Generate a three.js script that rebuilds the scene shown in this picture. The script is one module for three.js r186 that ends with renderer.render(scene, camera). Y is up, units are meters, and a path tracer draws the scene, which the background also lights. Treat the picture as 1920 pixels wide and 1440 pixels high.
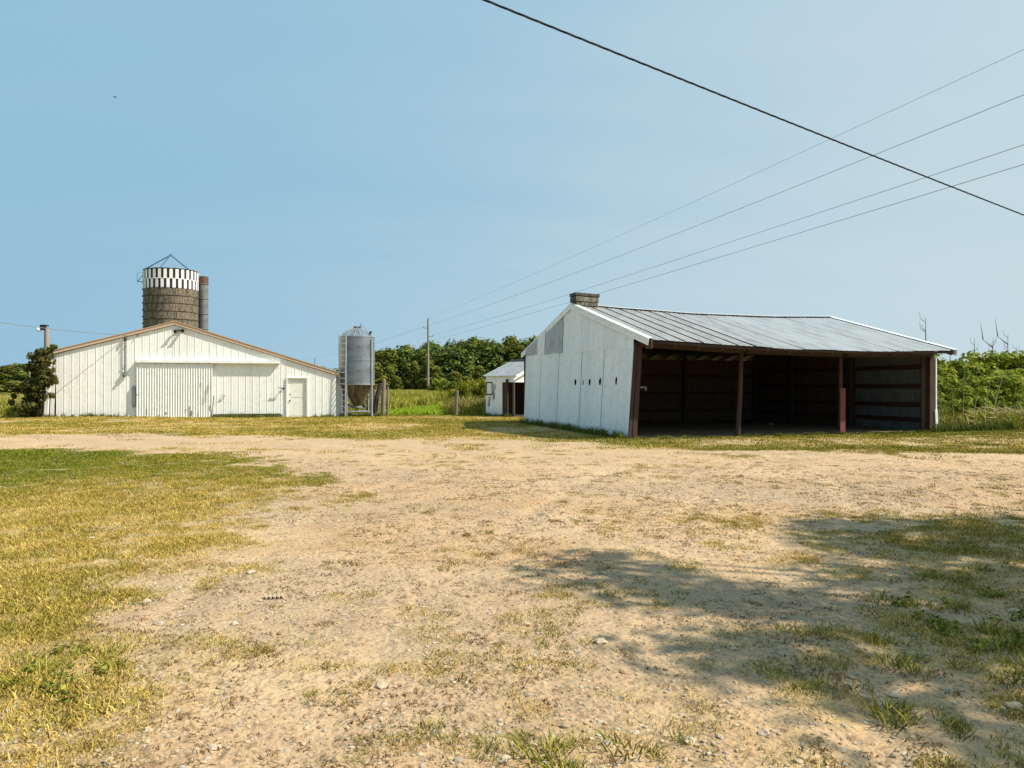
import * as THREE from 'three';
import { mergeGeometries, mergeVertices } from 'three/addons/utils/BufferGeometryUtils.js';

// ---------------------------------------------------------------- camera, sky, sun, exposure
const scene = new THREE.Scene();
const camera = new THREE.PerspectiveCamera(53.03, 4 / 3, 0.1, 3000);
camera.position.set(0, 1.6, 0);
camera.lookAt(0, 1.6 + 0.347, -100);                      // horizon a little under the middle
const renderer = new THREE.WebGLRenderer({ antialias: true });
renderer.toneMapping = THREE.LinearToneMapping;
renderer.toneMappingExposure = 1.7;
renderer.shadowMap.enabled = true;

const SUN_AZ = THREE.MathUtils.degToRad(82), SUN_EL = THREE.MathUtils.degToRad(49.5);   // azimuth from straight behind the camera towards the right
const sunDir = new THREE.Vector3(Math.sin(SUN_AZ) * Math.cos(SUN_EL), Math.sin(SUN_EL), Math.cos(SUN_AZ) * Math.cos(SUN_EL));
const sun = new THREE.DirectionalLight(new THREE.Color().setRGB(1, 0.92, 0.79), 4.4);
sun.name = 'sun';
sun.position.copy(sunDir).multiplyScalar(150).add(new THREE.Vector3(0, 0, -30));
sun.target.position.set(0, 0, -30);
sun.castShadow = true; sun.shadow.radius = 1.4;
sun.shadow.mapSize.set(4096, 4096);
Object.assign(sun.shadow.camera, { left: -90, right: 90, top: 90, bottom: -90, near: 1, far: 400 });
scene.add(sun, sun.target);

// ---------------------------------------------------------------- helpers
const R = THREE.MathUtils.degToRad, { sin, cos, abs, max, min, PI, sqrt, exp, floor } = Math;
const clamp = THREE.MathUtils.clamp, lerp = THREE.MathUtils.lerp, sstep = THREE.MathUtils.smoothstep;
function rng(s) { return () => { s = (s + 0x6d2b79f5) | 0; let t = Math.imul(s ^ (s >>> 15), 1 | s); t = (t + Math.imul(t ^ (t >>> 7), 61 | t)) ^ t; return ((t ^ (t >>> 14)) >>> 0) / 4294967296; }; }
const hash = (x, y, s) => { let h = Math.imul(x, 374761393) ^ Math.imul(y, 668265263) ^ Math.imul(s, 1274126177); h = Math.imul(h ^ (h >>> 13), 1274126177); return ((h ^ (h >>> 16)) >>> 0) / 4294967296; };
function noise(x, y, s = 0, px = 0, py = px) {                          // value noise 0..1, tileable when periods are given
  const ix = floor(x), iy = floor(y), fx = x - ix, fy = y - iy, u = fx * fx * (3 - 2 * fx), v = fy * fy * (3 - 2 * fy);
  const x0 = px ? ((ix % px) + px) % px : ix, x1 = px ? (x0 + 1) % px : ix + 1, y0 = py ? ((iy % py) + py) % py : iy, y1 = py ? (y0 + 1) % py : iy + 1;
  const a = hash(x0, y0, s), b = hash(x1, y0, s), c = hash(x0, y1, s), d = hash(x1, y1, s);
  return a + (b - a) * u + (c - a) * v + (a - b - c + d) * u * v;
}
function fbm(x, y, s = 0, oct = 4, px = 0, py = px) { let t = 0, a = 0.5, n = 0; for (let i = 0; i < oct; i++) { t += a * noise(x, y, s + i * 7, px, py); n += a; a *= 0.5; x *= 2; y *= 2; px *= 2; py *= 2; } return t / n; }
const tf = (u, v, a, b, s, oct) => fbm(u * a, v * b, s, oct, a, b);     // the same over one texture tile

{ // hazy summer sky: blue away from the sun, milky towards the sun and the horizon
  const W = 1024, H = 512, data = new Float32Array(W * H * 4), BL = [0.28, 0.515, 0.69], HZ = [0.58, 0.71, 0.765], K = 1 / 1.7;
  for (let r = 0; r < H; r++) for (let c = 0; c < W; c++) {
    const up = ((r + 0.5) / H - 0.5) * Math.PI, a = ((c + 0.5) / W - 0.5) * 2 * Math.PI;
    const v = new THREE.Vector3(Math.cos(a) * Math.cos(up), Math.sin(up), Math.sin(a) * Math.cos(up));
    const dot = v.dot(sunDir), se = Math.max(0, v.y);
    const el = max(0.04, v.y), cx = v.x / (el + 0.12), cz = v.z / (el + 0.12), wisp = fbm(cx * 0.9 + 0.5 * cz, cz * 3.2, 401, 5) - 0.5;   // thin streaks of high haze
    const w = 1 / (1 + Math.exp(-4.2 * (-1.82 + 1.6 * dot + 2.05 * (1 - se) + 0.42 * wisp * sstep(v.y, 0.02, 0.2))));
    const glow = 1 + 1.3 * Math.exp((dot - 1) * 9);
    for (let k = 0; k < 3; k++) data[(r * W + c) * 4 + k] = (BL[k] * (1 - w) + HZ[k] * w) * glow * K;
    data[(r * W + c) * 4 + 3] = 1;
  }
  const t = new THREE.DataTexture(data, W, H, THREE.RGBAFormat, THREE.FloatType);
  t.mapping = THREE.EquirectangularReflectionMapping; t.magFilter = THREE.LinearFilter; t.needsUpdate = true;
  scene.background = t; scene.environment = t;
}

const taken = new Map();
function numbered(name) { const n = taken.get(name) ?? 0; taken.set(name, n + 1); return n ? name + '_' + String(n).padStart(3, '0') : name; }
function tag(o, label, category, group, kind) { if (label) o.userData.label = label; if (category) o.userData.category = category; if (group) o.userData.group = group; if (kind) o.userData.kind = kind; return o; }
function thing(name, label, category, pos = [0, 0, 0], turn = 0, group) { const o = new THREE.Group(); o.name = numbered(name); o.position.set(...pos); o.rotation.y = turn; scene.add(o); return tag(o, label, category, group); }
function part(name, geo, mat, parent = scene) { const m = new THREE.Mesh(geo, mat); m.name = parent === scene ? numbered(name) : name; m.castShadow = m.receiveShadow = true; parent.add(m); return m; }
const mg = (a) => mergeGeometries(a.map((g) => (g.index ? g.toNonIndexed() : g)));
function uvm(g, s = 1, ox = 0, oy = 0) {                                // uv in metres from the face's main direction
  if (g.index) g = g.toNonIndexed();
  const p = g.attributes.position, n = p.count, uv = new Float32Array(n * 2), A = new THREE.Vector3(), B = new THREE.Vector3(), C = new THREE.Vector3();
  for (let i = 0; i < n; i += 3) {
    A.fromBufferAttribute(p, i); B.fromBufferAttribute(p, i + 1); C.fromBufferAttribute(p, i + 2);
    const N = B.clone().sub(A).cross(C.clone().sub(A)), x = abs(N.x), y = abs(N.y), z = abs(N.z);
    [A, B, C].forEach((q, k) => { const t = z >= x && z >= y ? [q.x, q.y] : x >= y ? [q.z, q.y] : [q.x, q.z]; uv[(i + k) * 2] = t[0] * s + ox; uv[(i + k) * 2 + 1] = t[1] * s + oy; });
  }
  g.setAttribute('uv', new THREE.BufferAttribute(uv, 2));
  return g;
}
function bx(w, h, d, x = 0, y = 0, z = 0, rx = 0, ry = 0, rz = 0) {
  const g = uvm(new THREE.BoxGeometry(w, h, d), 1, x * 1.37 + z, y * 0.3);
  if (rx || ry || rz) g.applyMatrix4(new THREE.Matrix4().makeRotationFromEuler(new THREE.Euler(rx, ry, rz)));
  return g.translate(x, y, z);
}
const V3 = (a) => new THREE.Vector3(...a);
function rod(a, b, r0, r1 = r0, seg = 7) {                             // tapered bar from a to b
  const p = V3(a), q = V3(b), g = new THREE.CylinderGeometry(r1, r0, p.distanceTo(q), seg, 1).toNonIndexed();
  g.applyQuaternion(new THREE.Quaternion().setFromUnitVectors(new THREE.Vector3(0, 1, 0), q.clone().sub(p).normalize()));
  const m = p.add(q).multiplyScalar(0.5); return g.translate(m.x, m.y, m.z);
}
function beam(a, b, w, h) {                                            // square bar from a to b
  const p = V3(a), q = V3(b), g = uvm(new THREE.BoxGeometry(w, p.distanceTo(q), h), 1, a[0] + a[2], a[1]);
  g.applyQuaternion(new THREE.Quaternion().setFromUnitVectors(new THREE.Vector3(0, 1, 0), q.clone().sub(p).normalize()));
  const m = p.add(q).multiplyScalar(0.5); return g.translate(m.x, m.y, m.z);
}
function tube(pts, r, seg = 40, rad = 6) { return new THREE.TubeGeometry(new THREE.CatmullRomCurve3(pts.map(V3)), seg, r, rad); }
function tex(size, f, srgb = false, rep = 1) {                         // f(u, v) -> linear grey or [r, g, b], 0..1
  const d = new Uint8Array(size * size * 4), enc = (x) => 255 * clamp(srgb ? (x <= 0.0031308 ? 12.92 * x : 1.055 * Math.pow(x, 1 / 2.4) - 0.055) : x, 0, 1);
  for (let j = 0; j < size; j++) for (let i = 0; i < size; i++) {
    let c = f((i + 0.5) / size, (j + 0.5) / size); if (typeof c === 'number') c = [c, c, c];
    const o = (j * size + i) * 4; d[o] = enc(c[0]); d[o + 1] = enc(c[1]); d[o + 2] = enc(c[2]); d[o + 3] = 255;
  }
  const t = new THREE.DataTexture(d, size, size); t.wrapS = t.wrapT = THREE.RepeatWrapping; t.magFilter = THREE.LinearFilter; t.minFilter = THREE.LinearMipmapLinearFilter; t.generateMipmaps = true;
  if (srgb) t.colorSpace = THREE.SRGBColorSpace; t.repeat.set(rep, rep); t.needsUpdate = true; return t;
}
const rgb = (r, g, b) => new THREE.Color().setRGB(r, g, b);
const std = (c, o = {}) => new THREE.MeshStandardMaterial({ color: Array.isArray(c) ? rgb(...c) : c, roughness: 0.85, metalness: 0, side: THREE.DoubleSide, ...o });
const mix3 = (a, b, t) => [lerp(a[0], b[0], t), lerp(a[1], b[1], t), lerp(a[2], b[2], t)];

// ---------------------------------------------------------------- materials
const T = {};
T.paint = tex(512, (u, v) => {                                          // old white paint: drip streaks, scuffs, chips
  const st = tf(u, v, 48, 3, 3, 3), bl = tf(u, v, 6, 6, 9, 4), ch = tf(u, v, 24, 24, 21, 3);
  let k = 1 - 0.12 * sstep(st, 0.5, 0.85) - 0.1 * sstep(bl, 0.5, 0.8);
  const c = [k, k * (1 - 0.01), k * (0.965 - 0.05 * sstep(bl, 0.45, 0.8))], chip = sstep(ch, 0.79, 0.83);
  return mix3(c, [0.42, 0.38, 0.33], chip * 0.8);
}, true);
T.wood = tex(512, (u, v) => { const g = tf(u, v, 40, 3, 5, 4), b = tf(u, v, 5, 5, 8, 3), k = 0.45 + 0.75 * g * (0.7 + 0.5 * b); return [k, k * 0.96, k * 0.92]; }, true);
T.metal = tex(512, (u, v) => { const s = tf(u, v, 40, 40, 15, 2), b = tf(u, v, 5, 3, 17, 4), d = tf(u, v, 30, 2, 19, 3), k = 0.78 + 0.16 * s - 0.22 * sstep(b, 0.45, 0.8) - 0.16 * sstep(d, 0.5, 0.85); return [k * 1.0, k * 1.0, k * 0.99]; }, true);
const roofTex = (rust, seed) => tex(512, (u, v) => {                   // u runs across one sheet, v down the slope
  const b = tf(u, v, 4, 5, seed, 4), s = tf(u, v, 20, 3, seed + 3, 3), k = 0.86 - 0.2 * sstep(b, 0.42, 0.75) - 0.14 * sstep(s, 0.45, 0.8), e = tf(v, u, 14, 3, seed + 9, 3);
  let r = sstep(0.03 + 0.035 * e - min(u, 1 - u), 0, 0.03) * rust + sstep(tf(u, v, 12, 10, seed + 5, 4), 0.62, 0.8) * 0.35 * rust;
  return mix3([k, k, k * 0.99], [0.2, 0.105, 0.06], clamp(r, 0, 1));
}, true);
T.roofRust = roofTex(1, 31); T.roofMid = roofTex(0.3, 37); T.roofClean = roofTex(0.06, 41);
T.stave = tex(512, (u, v) => {                                          // weathered concrete with lichen and water stains
  const b = tf(u, v, 8, 6, 51, 5), s = tf(u, v, 44, 4, 53, 3), l = tf(u, v, 22, 22, 57, 3), k = 0.3 + 0.55 * b;
  return mix3(mix3([k * 0.95, k * 0.88, k * 0.74], [0.07, 0.06, 0.045], sstep(s, 0.46, 0.72) * 0.75), [0.5, 0.47, 0.38], sstep(l, 0.66, 0.8) * 0.8);
}, true);
T.grain = tex(1024, (u, v) => {                                         // sandy dirt, multiplied with the ground's own colours
  const a = tf(u, v, 170, 170, 61, 3), b = tf(u, v, 28, 28, 63, 4), c = tf(u, v, 7, 7, 65, 4), d = noise(u * 300, v * 300, 67, 300);
  let k = 0.86 + 0.42 * (a - 0.5) + 0.26 * (b - 0.5) + 0.16 * (c - 0.5); if (d > 0.93) k *= 0.66;
  const dk = sstep(tf(u, v, 60, 60, 69, 3), 0.6, 0.74) * 0.34; k *= 1 - dk;
  return [k, k * (0.985 - 0.03 * dk), k * (0.965 - 0.05 * (b - 0.5))];
}, true);
T.grainBump = tex(1024, (u, v) => 0.5 * tf(u, v, 90, 90, 71, 4) + 0.5 * tf(u, v, 20, 20, 73, 4));
const M = {
  white: std([0.85, 0.85, 0.83], { map: T.paint, roughness: 0.6 }),
  whiteB: std([0.81, 0.81, 0.785], { map: T.paint, roughness: 0.6 }),
  whiteSkyTint: std([0.82, 0.85, 0.87], { map: T.paint, roughness: 0.5 }),  // white paint with the blue skylight of shaded walls mixed into its colour
  whiteSkyTintB: std([0.77, 0.81, 0.84], { map: T.paint, roughness: 0.5 }),  // duller variant, with the same painted-in sky blue
  trim: std([0.56, 0.4, 0.28], { roughness: 0.6 }),
  door: std([0.80, 0.79, 0.73], { roughness: 0.5, map: T.paint }),
  roofTan: std([0.5, 0.34, 0.22], { roughness: 0.6 }),
  dark: std([0.02, 0.019, 0.018]), black: std([0.012, 0.012, 0.013], { roughness: 0.6 }),
  concrete: std([0.24, 0.21, 0.17], { map: T.stave }),
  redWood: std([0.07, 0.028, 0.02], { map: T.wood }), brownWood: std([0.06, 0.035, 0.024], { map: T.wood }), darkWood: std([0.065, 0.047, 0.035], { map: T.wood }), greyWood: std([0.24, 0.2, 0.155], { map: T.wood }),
  redPlank: std([0.2, 0.06, 0.055], { map: T.wood }), poleWood: std([0.31, 0.28, 0.25], { map: T.wood }),
  galv: std([0.29, 0.335, 0.37], { metalness: 0.6, roughness: 0.42, map: T.metal }), galvDull: std([0.36, 0.38, 0.39], { metalness: 0.35, roughness: 0.55, map: T.metal }), galvDark: std([0.2, 0.215, 0.22], { metalness: 0.2, roughness: 0.7, map: T.metal }),
  roofRust: std([0.37, 0.38, 0.38], { metalness: 0.25, roughness: 0.5, map: T.roofRust }), roofMid: std([0.37, 0.39, 0.4], { metalness: 0.25, roughness: 0.5, map: T.roofMid }), roofClean: std([0.37, 0.4, 0.415], { metalness: 0.25, roughness: 0.5, map: T.roofClean }),
  galvBare: std([0.5, 0.54, 0.56], { metalness: 0.15, roughness: 0.6, map: T.metal }),
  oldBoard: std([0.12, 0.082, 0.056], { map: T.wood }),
  hopper: std([0.27, 0.22, 0.15], { map: T.stave, roughness: 0.8, metalness: 0.1 }),
  stave: std([0.34, 0.29, 0.23], { map: T.stave }), staveB: std([0.22, 0.19, 0.155], { map: T.stave }), staveDark: std([0.05, 0.043, 0.034], { map: T.stave }),
  rustRed: std([0.1, 0.045, 0.036], { roughness: 0.7 }), bluePipe: std([0.05, 0.1, 0.17], { roughness: 0.5 }),
  stone: std([0.5, 0.4, 0.28], { map: T.grain, flatShading: true }), blockA: std([0.42, 0.39, 0.34], { map: T.stave }), blockB: std([0.36, 0.33, 0.29], { map: T.stave }), blockC: std([0.17, 0.15, 0.13], { map: T.stave }),
  cable: std([0.012, 0.013, 0.015], { roughness: 1 }), wire: std([0.2, 0.25, 0.28], { roughness: 0.5, metalness: 0.3 }),
  glass: std([0.75, 0.78, 0.8], { roughness: 0.2 }),
  bark: std([0.11, 0.085, 0.062], { map: T.wood }), deadWood: std([0.13, 0.12, 0.115], { map: T.wood }),
  leaf: new THREE.MeshPhysicalMaterial({ color: 0xffffff, vertexColors: true, roughness: 0.9, specularIntensity: 0.15, side: THREE.DoubleSide, transmission: 0.35, thickness: 0 }),
  blade: new THREE.MeshPhysicalMaterial({ color: 0xffffff, vertexColors: true, roughness: 0.9, specularIntensity: 0.2, side: THREE.DoubleSide }),
  ground: std([1, 1, 1], { vertexColors: true, map: T.grain, bumpMap: T.grainBump, bumpScale: 0.035, roughness: 0.95, side: THREE.FrontSide }),
};

// ---------------------------------------------------------------- ground: x to the right, d metres ahead of the camera
function ruts(x, d) {                                                   // shallow wheel tracks bending across the yard
  let r = 0;
  for (const [x0, a, b, s] of [[-0.9, 0.12, 0.014, 1], [0.75, 0.16, 0.016, 1], [1.9, 0.5, -0.012, 1], [3.3, 0.52, -0.011, 1], [-2.1, -0.25, 0.03, 0.8]]) {
    const c = x0 + a * (d - 4) + b * (d - 4) * (d - 4), q = (x - c) / 0.16; r += s * (-exp(-q * q) + 0.5 * exp(-(q - 1.7) * (q - 1.7)) + 0.5 * exp(-(q + 1.7) * (q + 1.7)));
  }
  return r;
}
function gh(x, d) {
  let h = 0.12 * exp(-(((x + 21) / 6) ** 2) - ((d - 37.5) / 4) ** 2) - 0.03 * sstep(d, 36, 44);
  if (d > -5 && d < 60) h += 0.05 * (fbm(x / 5, d / 5, 81, 3) - 0.5) * sstep(d, 2, 7);
  if (d > 1 && d < 26 && abs(x) < 16) h += (0.02 * (fbm(x * 1.6, d * 1.6, 83, 4) - 0.5) + 0.028 * ruts(x, d) * sstep(fbm(x / 2, d / 2, 85, 2), 0.3, 0.6)) * (1 - sstep(d, 18, 26));
  return h;
}
// how much grass grows at a spot, and how green it is
const shedEdge = (x) => (x < -2 ? lerp(25.5, 23.5, sstep(x, -14, -2)) : x < 2 ? lerp(23.5, 21, (x + 2) / 4) : x < 5 ? lerp(21, 18.6, (x - 2) / 3) : lerp(18.6, 17.8, clamp((x - 5) / 8, 0, 1)));
function grass(x, d) {
  const n = fbm(x * 0.9, d * 0.9, 91, 4), n2 = fbm(x * 0.35 + 9, d * 0.35, 93, 3), fine = fbm(x * 3.2, d * 3.2, 95, 3);
  const edge = d < 12 ? lerp(-1.75, -2.55, sstep(d, 3, 7)) : lerp(-2.55, -6.4, sstep(d, 12, 19));
  let lawn = sstep(edge - x + (n - 0.5) * 3.4 + (fine - 0.5) * 1.2, -0.6, 1.5) * (1 - sstep(d + (n2 - 0.5) * 4 + (n - 0.5) * 4, 17.4, 20));
  let far = sstep(d - shedEdge(x) + (n - 0.5) * 5, -0.6, 1.6) * (0.35 + 0.65 * sstep(n2 + 0.25 * (n - 0.5), 0.36, 0.56)); if (d > 43) far = 1;
  const vx = 3.2 - 0.08 * (d - 4);
  let verge = max(sstep(x - vx + (n - 0.5) * 4.6, 0, 2.0) * (0.4 + 0.6 * sstep(x, 2.6, 4)), 0.8 * sstep(x, 0.6, 1.8) * sstep(fbm(x * 1.9, d * 2.6, 195, 3), 0.5, 0.62)) * (1 - sstep(d, 8.6, 10.5));
  let tuft = 0.9 * sstep(fine + 0.7 * (n - 0.5), 0.62, 0.72) * sstep(n2, 0.3, 0.6) * (d < 17 ? 0.75 : 0.9);
  const g = max(lawn, far, verge * 0.62, tuft * 0.3);
  let green = 0.18 + 0.5 * (n2 - 0.4);
  if (lawn > 0.15) green = 0.36 + 0.6 * sstep(-x, 7, 11) * sstep(d, 10.5, 14) + 0.5 * (n2 - 0.5) + 0.3 * sstep(d, 8, 14) - 0.12;
  if (verge > 0.15) green = max(green, 0.16 + 0.3 * sstep(x, 2.6, 4) + 0.6 * (n2 - 0.45));
  if (far > 0.2 && d < 43) green = 0.3 + 0.7 * (n2 - 0.5) + 0.2 * sstep(x, 0, 5);
  if (d > 43) green = 0.9;
  return { g: clamp(g, 0, 1), green: clamp(green, 0, 1), n, n2, fine };
}
const DIRT = [0.45, 0.295, 0.155], PALE = [0.5, 0.352, 0.205], BROWN = [0.33, 0.19, 0.08], GRAVEL = [0.37, 0.265, 0.16], STRAW = [0.43, 0.32, 0.085], GREEN = [0.15, 0.15, 0.02], MEADOW = [0.2, 0.21, 0.03];
function soil(x, d) {
  const G = grass(x, d), n3 = fbm(x * 0.6 + 40, d * 0.9, 97, 4), n4 = fbm(x * 1.7, d * 1.7 + 7, 99, 4);
  let c = mix3(DIRT, PALE, sstep(n3, 0.42, 0.7) * 0.8); c = mix3(c, BROWN, sstep(n4, 0.54, 0.76) * 0.42);
  c = mix3(c, GRAVEL, sstep(fbm(x * 0.5, d * 0.5 + 31, 101, 3) + 0.22 * exp(-(((x - 1.3) / 1.2) ** 2) - ((d - 5.4) / 1.5) ** 2), 0.46, 0.68) * 0.6);
  if (d > 12) c = mix3(c, PALE, 0.45 * sstep(d, 12, 16));
  c = mix3(c, PALE, clamp(-ruts(x, d), 0, 1) * 0.35 * (1 - sstep(d, 14, 20)));
  const under = mix3(STRAW, GREEN, G.green);
  c = mix3(c, under, G.g * (d > 20 ? 0.85 : 0.6));
  if (d > 43) c = mix3(c, MEADOW, sstep(d, 43, 46) * 0.9);
  return c;
}
{
  const axis = (lo, hi, stops) => { const a = [lo]; let v = lo; while (v < hi) { let s = stops.find(([to]) => v < to)[1]; v = min(hi, v + s); a.push(v); } return a; };
  const X = axis(-900, 900, [[-400, 100], [-120, 40], [-45, 7], [-26, 1.2], [-14, 0.45], [-8, 0.2], [8, 0.085], [14, 0.2], [26, 0.45], [45, 2], [120, 8], [400, 40], [1e9, 100]]);
  const D = axis(-200, 1500, [[-40, 40], [-6, 6], [2, 1], [10, 0.08], [16, 0.15], [26, 0.25], [46, 0.6], [80, 2.5], [200, 12], [500, 50], [1e9, 125]]);
  const nx = X.length, nd = D.length, pos = new Float32Array(nx * nd * 3), col = new Float32Array(nx * nd * 3), uv = new Float32Array(nx * nd * 2), idx = [];
  for (let j = 0; j < nd; j++) for (let i = 0; i < nx; i++) {
    const o = j * nx + i, x = X[i], d = D[j], c = soil(x, d);
    pos.set([x, gh(x, d), -d], o * 3); col.set(c, o * 3); uv.set([x / 2.6, d / 2.6], o * 2);
    if (i && j) { const a = o - nx - 1, b = o - nx, e = o - 1; idx.push(a, b, o, a, o, e); }
  }
  const g = new THREE.BufferGeometry(); g.setAttribute('position', new THREE.BufferAttribute(pos, 3)); g.setAttribute('color', new THREE.BufferAttribute(col, 3)); g.setAttribute('uv', new THREE.BufferAttribute(uv, 2)); g.setIndex(idx); g.computeVertexNormals();
  tag(part('ground', g, M.ground), 'sandy gravel farmyard with worn dirt and patches of dry grass', 'ground', null, 'structure');
}

// ---------------------------------------------------------------- sheet metal: a ribbed or corrugated sheet standing in the xy plane, ribs towards +z
function sheet(x0, x1, top, bot, { pitch = 0.076, amp = 0.009, kind = 'corr', holes = [], move, uvS = 1, uvO = [0, 0] } = {}) {
  const xs = [];
  if (kind === 'corr') { const n = max(4, Math.round((x1 - x0) / pitch * 4)); for (let i = 0; i <= n; i++) { const x = lerp(x0, x1, i / n); xs.push([x, amp * sin((x / pitch) * 2 * PI)]); } }
  else { const w = x1 - x0, r = 0.018, q = []; for (const [f, a] of [[0, 1], [0.34, 0.35], [0.67, 0.35]]) { const c = f * w; q.push([c - (f ? r : 0), 0], [c + (f ? -r * 0.5 : 0), a * amp], [c + r * (f ? 0.5 : 1), a * amp], [c + r * (f ? 1 : 1.6), 0]); } q.push([w, 0]); q.forEach(([x, z]) => xs.push([x0 + x, z])); }
  if (holes.length) for (const [hx, , rx] of holes) for (let k = -5; k <= 5; k++) { const x = hx + rx * k / 4; if (x > x0 && x < x1) xs.push([x, amp * sin((x / pitch) * 2 * PI)]); }
  xs.sort((a, b) => a[0] - b[0]);
  const ys = new Set([0, 1]); if (move) for (let k = 1; k < 6; k++) ys.add(k / 6);
  for (const [, hy, , ry] of holes) for (let k = -6; k <= 6; k++) ys.add((hy + ry * k / 5 - bot(x0)) / (top(x0) - bot(x0)));
  const Y = [...ys].sort((a, b) => a - b), pos = [], uv = [], idx = [];
  for (const f of Y) for (const [x, z] of xs) {
    const y = lerp(bot(x), top(x), f), p = [x, y, z]; uv.push(x * uvS + uvO[0], y * uvS + uvO[1]); if (move) move(p); pos.push(...p);
  }
  const n = xs.length;
  for (let j = 1; j < Y.length; j++) for (let i = 1; i < n; i++) {
    const cx = (xs[i][0] + xs[i - 1][0]) / 2, cy = lerp(bot(cx), top(cx), (Y[j] + Y[j - 1]) / 2);
    if (holes.some(([hx, hy, rx, ry]) => ((cx - hx) / rx) ** 2 + ((cy - hy) / ry) ** 2 < 1)) continue;
    const a = (j - 1) * n + i - 1, b = a + 1, c = a + n, d = c + 1; idx.push(a, b, d, a, d, c);
  }
  const g = new THREE.BufferGeometry(); g.setAttribute('position', new THREE.Float32BufferAttribute(pos, 3)); g.setAttribute('uv', new THREE.Float32BufferAttribute(uv, 2)); g.setIndex(idx); g.computeVertexNormals();
  return g;
}

// ---------------------------------------------------------------- the open-front machine shed (x along the front, -z to the back)
{
  const W = 11.75, S = 10.5, rnd = rng(5);
  const o = thing('machine_shed', 'white metal machine shed with sagging grey roof and dark open front', 'shed', [3.59, 0, -23.6], R(17));
  const sag = (u) => { const t = [[-1, 0], [0, 0], [3, 0.13], [5.2, 0.22], [8.5, 0.24], [11.8, 0.17], [13, 0.16]]; for (let i = 1; i < t.length; i++) if (u <= t[i][0]) { const f = clamp((u - t[i - 1][0]) / (t[i][0] - t[i - 1][0]), 0, 1), s = f * f * (3 - 2 * f); return lerp(t[i - 1][1], t[i][1], lerp(f, s, 0.6)); } return 0.16; };
  const LEAN = 0.2, roofH = (u, v) => 4.66 - 0.268 * abs(v - 5.25) - sag(u), off = (y) => LEAN * clamp(y / 3, 0, 1.3);
  // gable: sheets in the plane u = 0, seen from the left; local x of a sheet is v
  const gableMove = (p) => { const v = p[0], y = p[1], z = p[2]; p[0] = -z + off(y) * (1 - 0.55 * v / S); p[1] = y; p[2] = -v; };
  const seam = (v) => 2.86 + 0.012 * v, gTop = (v) => roofH(0, v) - 0.03, gBot = () => -0.06;
  const holes = [[4.62, 1.76, 0.085, 0.12], [3.92, 1.75, 0.05, 0.1], [3.33, 1.76, 0.085, 0.12], [2.42, 1.77, 0.1, 0.12], [1.17, 1.79, 0.07, 0.13]];
  const lower = [0.03, 1.03, 2.2, 3.14, 4.12, 5.39, 6.4, 7.41, 8.5, 9.5, 10.5];
  for (let i = 1; i < lower.length; i++) {
    const a = lower[i - 1], b = lower[i], lift = 0.03 * rnd(), hs = holes.filter(([h]) => h > a && h < b);
    part('wall_sheet', sheet(a, b + 0.02, (v) => seam(v) + 0.02 * rnd() * 0, (v) => gBot() + lift * (1 + 0.4 * sin(v * 9)), { amp: 0.006, pitch: 0.12, holes: hs, move: (p) => { p[2] += (i % 2) * 0.014; gableMove(p); }, uvO: [rnd(), rnd()] }), i % 3 === 1 ? M.whiteSkyTintB : M.whiteSkyTint, o);
  }
  const upper = [0.05, 1.2, 2.35, 3.45, 4.3, 5.23, 6.08, 8.1, 9.0, 10.45];
  for (let i = 1; i < upper.length; i++) {
    const a = upper[i - 1], b = upper[i], bare = i === 7 || i === 9, kind = a < 5.25 && b > 5.25 ? 0 : 0;
    const s = part('wall_sheet', sheet(a, b + 0.02, (v) => gTop(v) + kind, (v) => seam(v) - 0.05, { amp: bare ? 0.016 : 0.007, pitch: bare ? 0.2 : 0.12, move: (p) => { p[2] += 0.012 + (i % 2) * 0.005; gableMove(p); }, uvO: [rnd(), rnd()] }), bare ? M.galvBare : i % 2 ? M.whiteSkyTint : M.whiteSkyTintB, o);
    if (bare) s.userData.label = 'bare unpainted sheet high on the gable';
  }
  // girts and posts behind the gable, back wall, far end wall
  for (let k = 0; k < 4; k++) part('girt', beam([0.1 + off(0.5 + 0.75 * k), 0.5 + 0.75 * k, -0.1], [0.1 + 0.45 * off(0.5 + 0.75 * k), 0.5 + 0.75 * k, -10.4], 0.05, 0.14), M.darkWood, o);
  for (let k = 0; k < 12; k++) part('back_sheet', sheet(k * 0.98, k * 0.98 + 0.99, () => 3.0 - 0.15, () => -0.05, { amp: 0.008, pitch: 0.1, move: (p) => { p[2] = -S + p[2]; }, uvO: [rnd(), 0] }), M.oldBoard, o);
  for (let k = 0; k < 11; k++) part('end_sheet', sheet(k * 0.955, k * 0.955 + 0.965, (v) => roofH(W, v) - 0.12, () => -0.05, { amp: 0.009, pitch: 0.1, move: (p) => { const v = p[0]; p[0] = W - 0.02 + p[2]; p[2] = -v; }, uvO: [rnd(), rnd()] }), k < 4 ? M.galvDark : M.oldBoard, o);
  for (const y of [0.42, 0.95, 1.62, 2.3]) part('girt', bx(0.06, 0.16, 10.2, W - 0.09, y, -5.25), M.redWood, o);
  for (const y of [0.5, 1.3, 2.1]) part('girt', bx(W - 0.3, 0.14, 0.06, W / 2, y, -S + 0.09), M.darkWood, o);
  for (const [v, u] of [[3.9, W - 0.2], [7.6, W - 0.2], [10.3, W - 0.2], [10.3, 3.9], [10.3, 7.8], [10.3, 0.55], [5.2, 0.55]]) part('wall_post', bx(0.17, roofH(u, v), 0.17, u, roofH(u, v) / 2 - 0.1, -v), M.darkWood, o);
  // front posts
  part('front_post', beam([0.12, -0.3, 0.02], [0.36, 2.98, -0.02], 0.15, 0.15), M.redWood, o);
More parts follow.
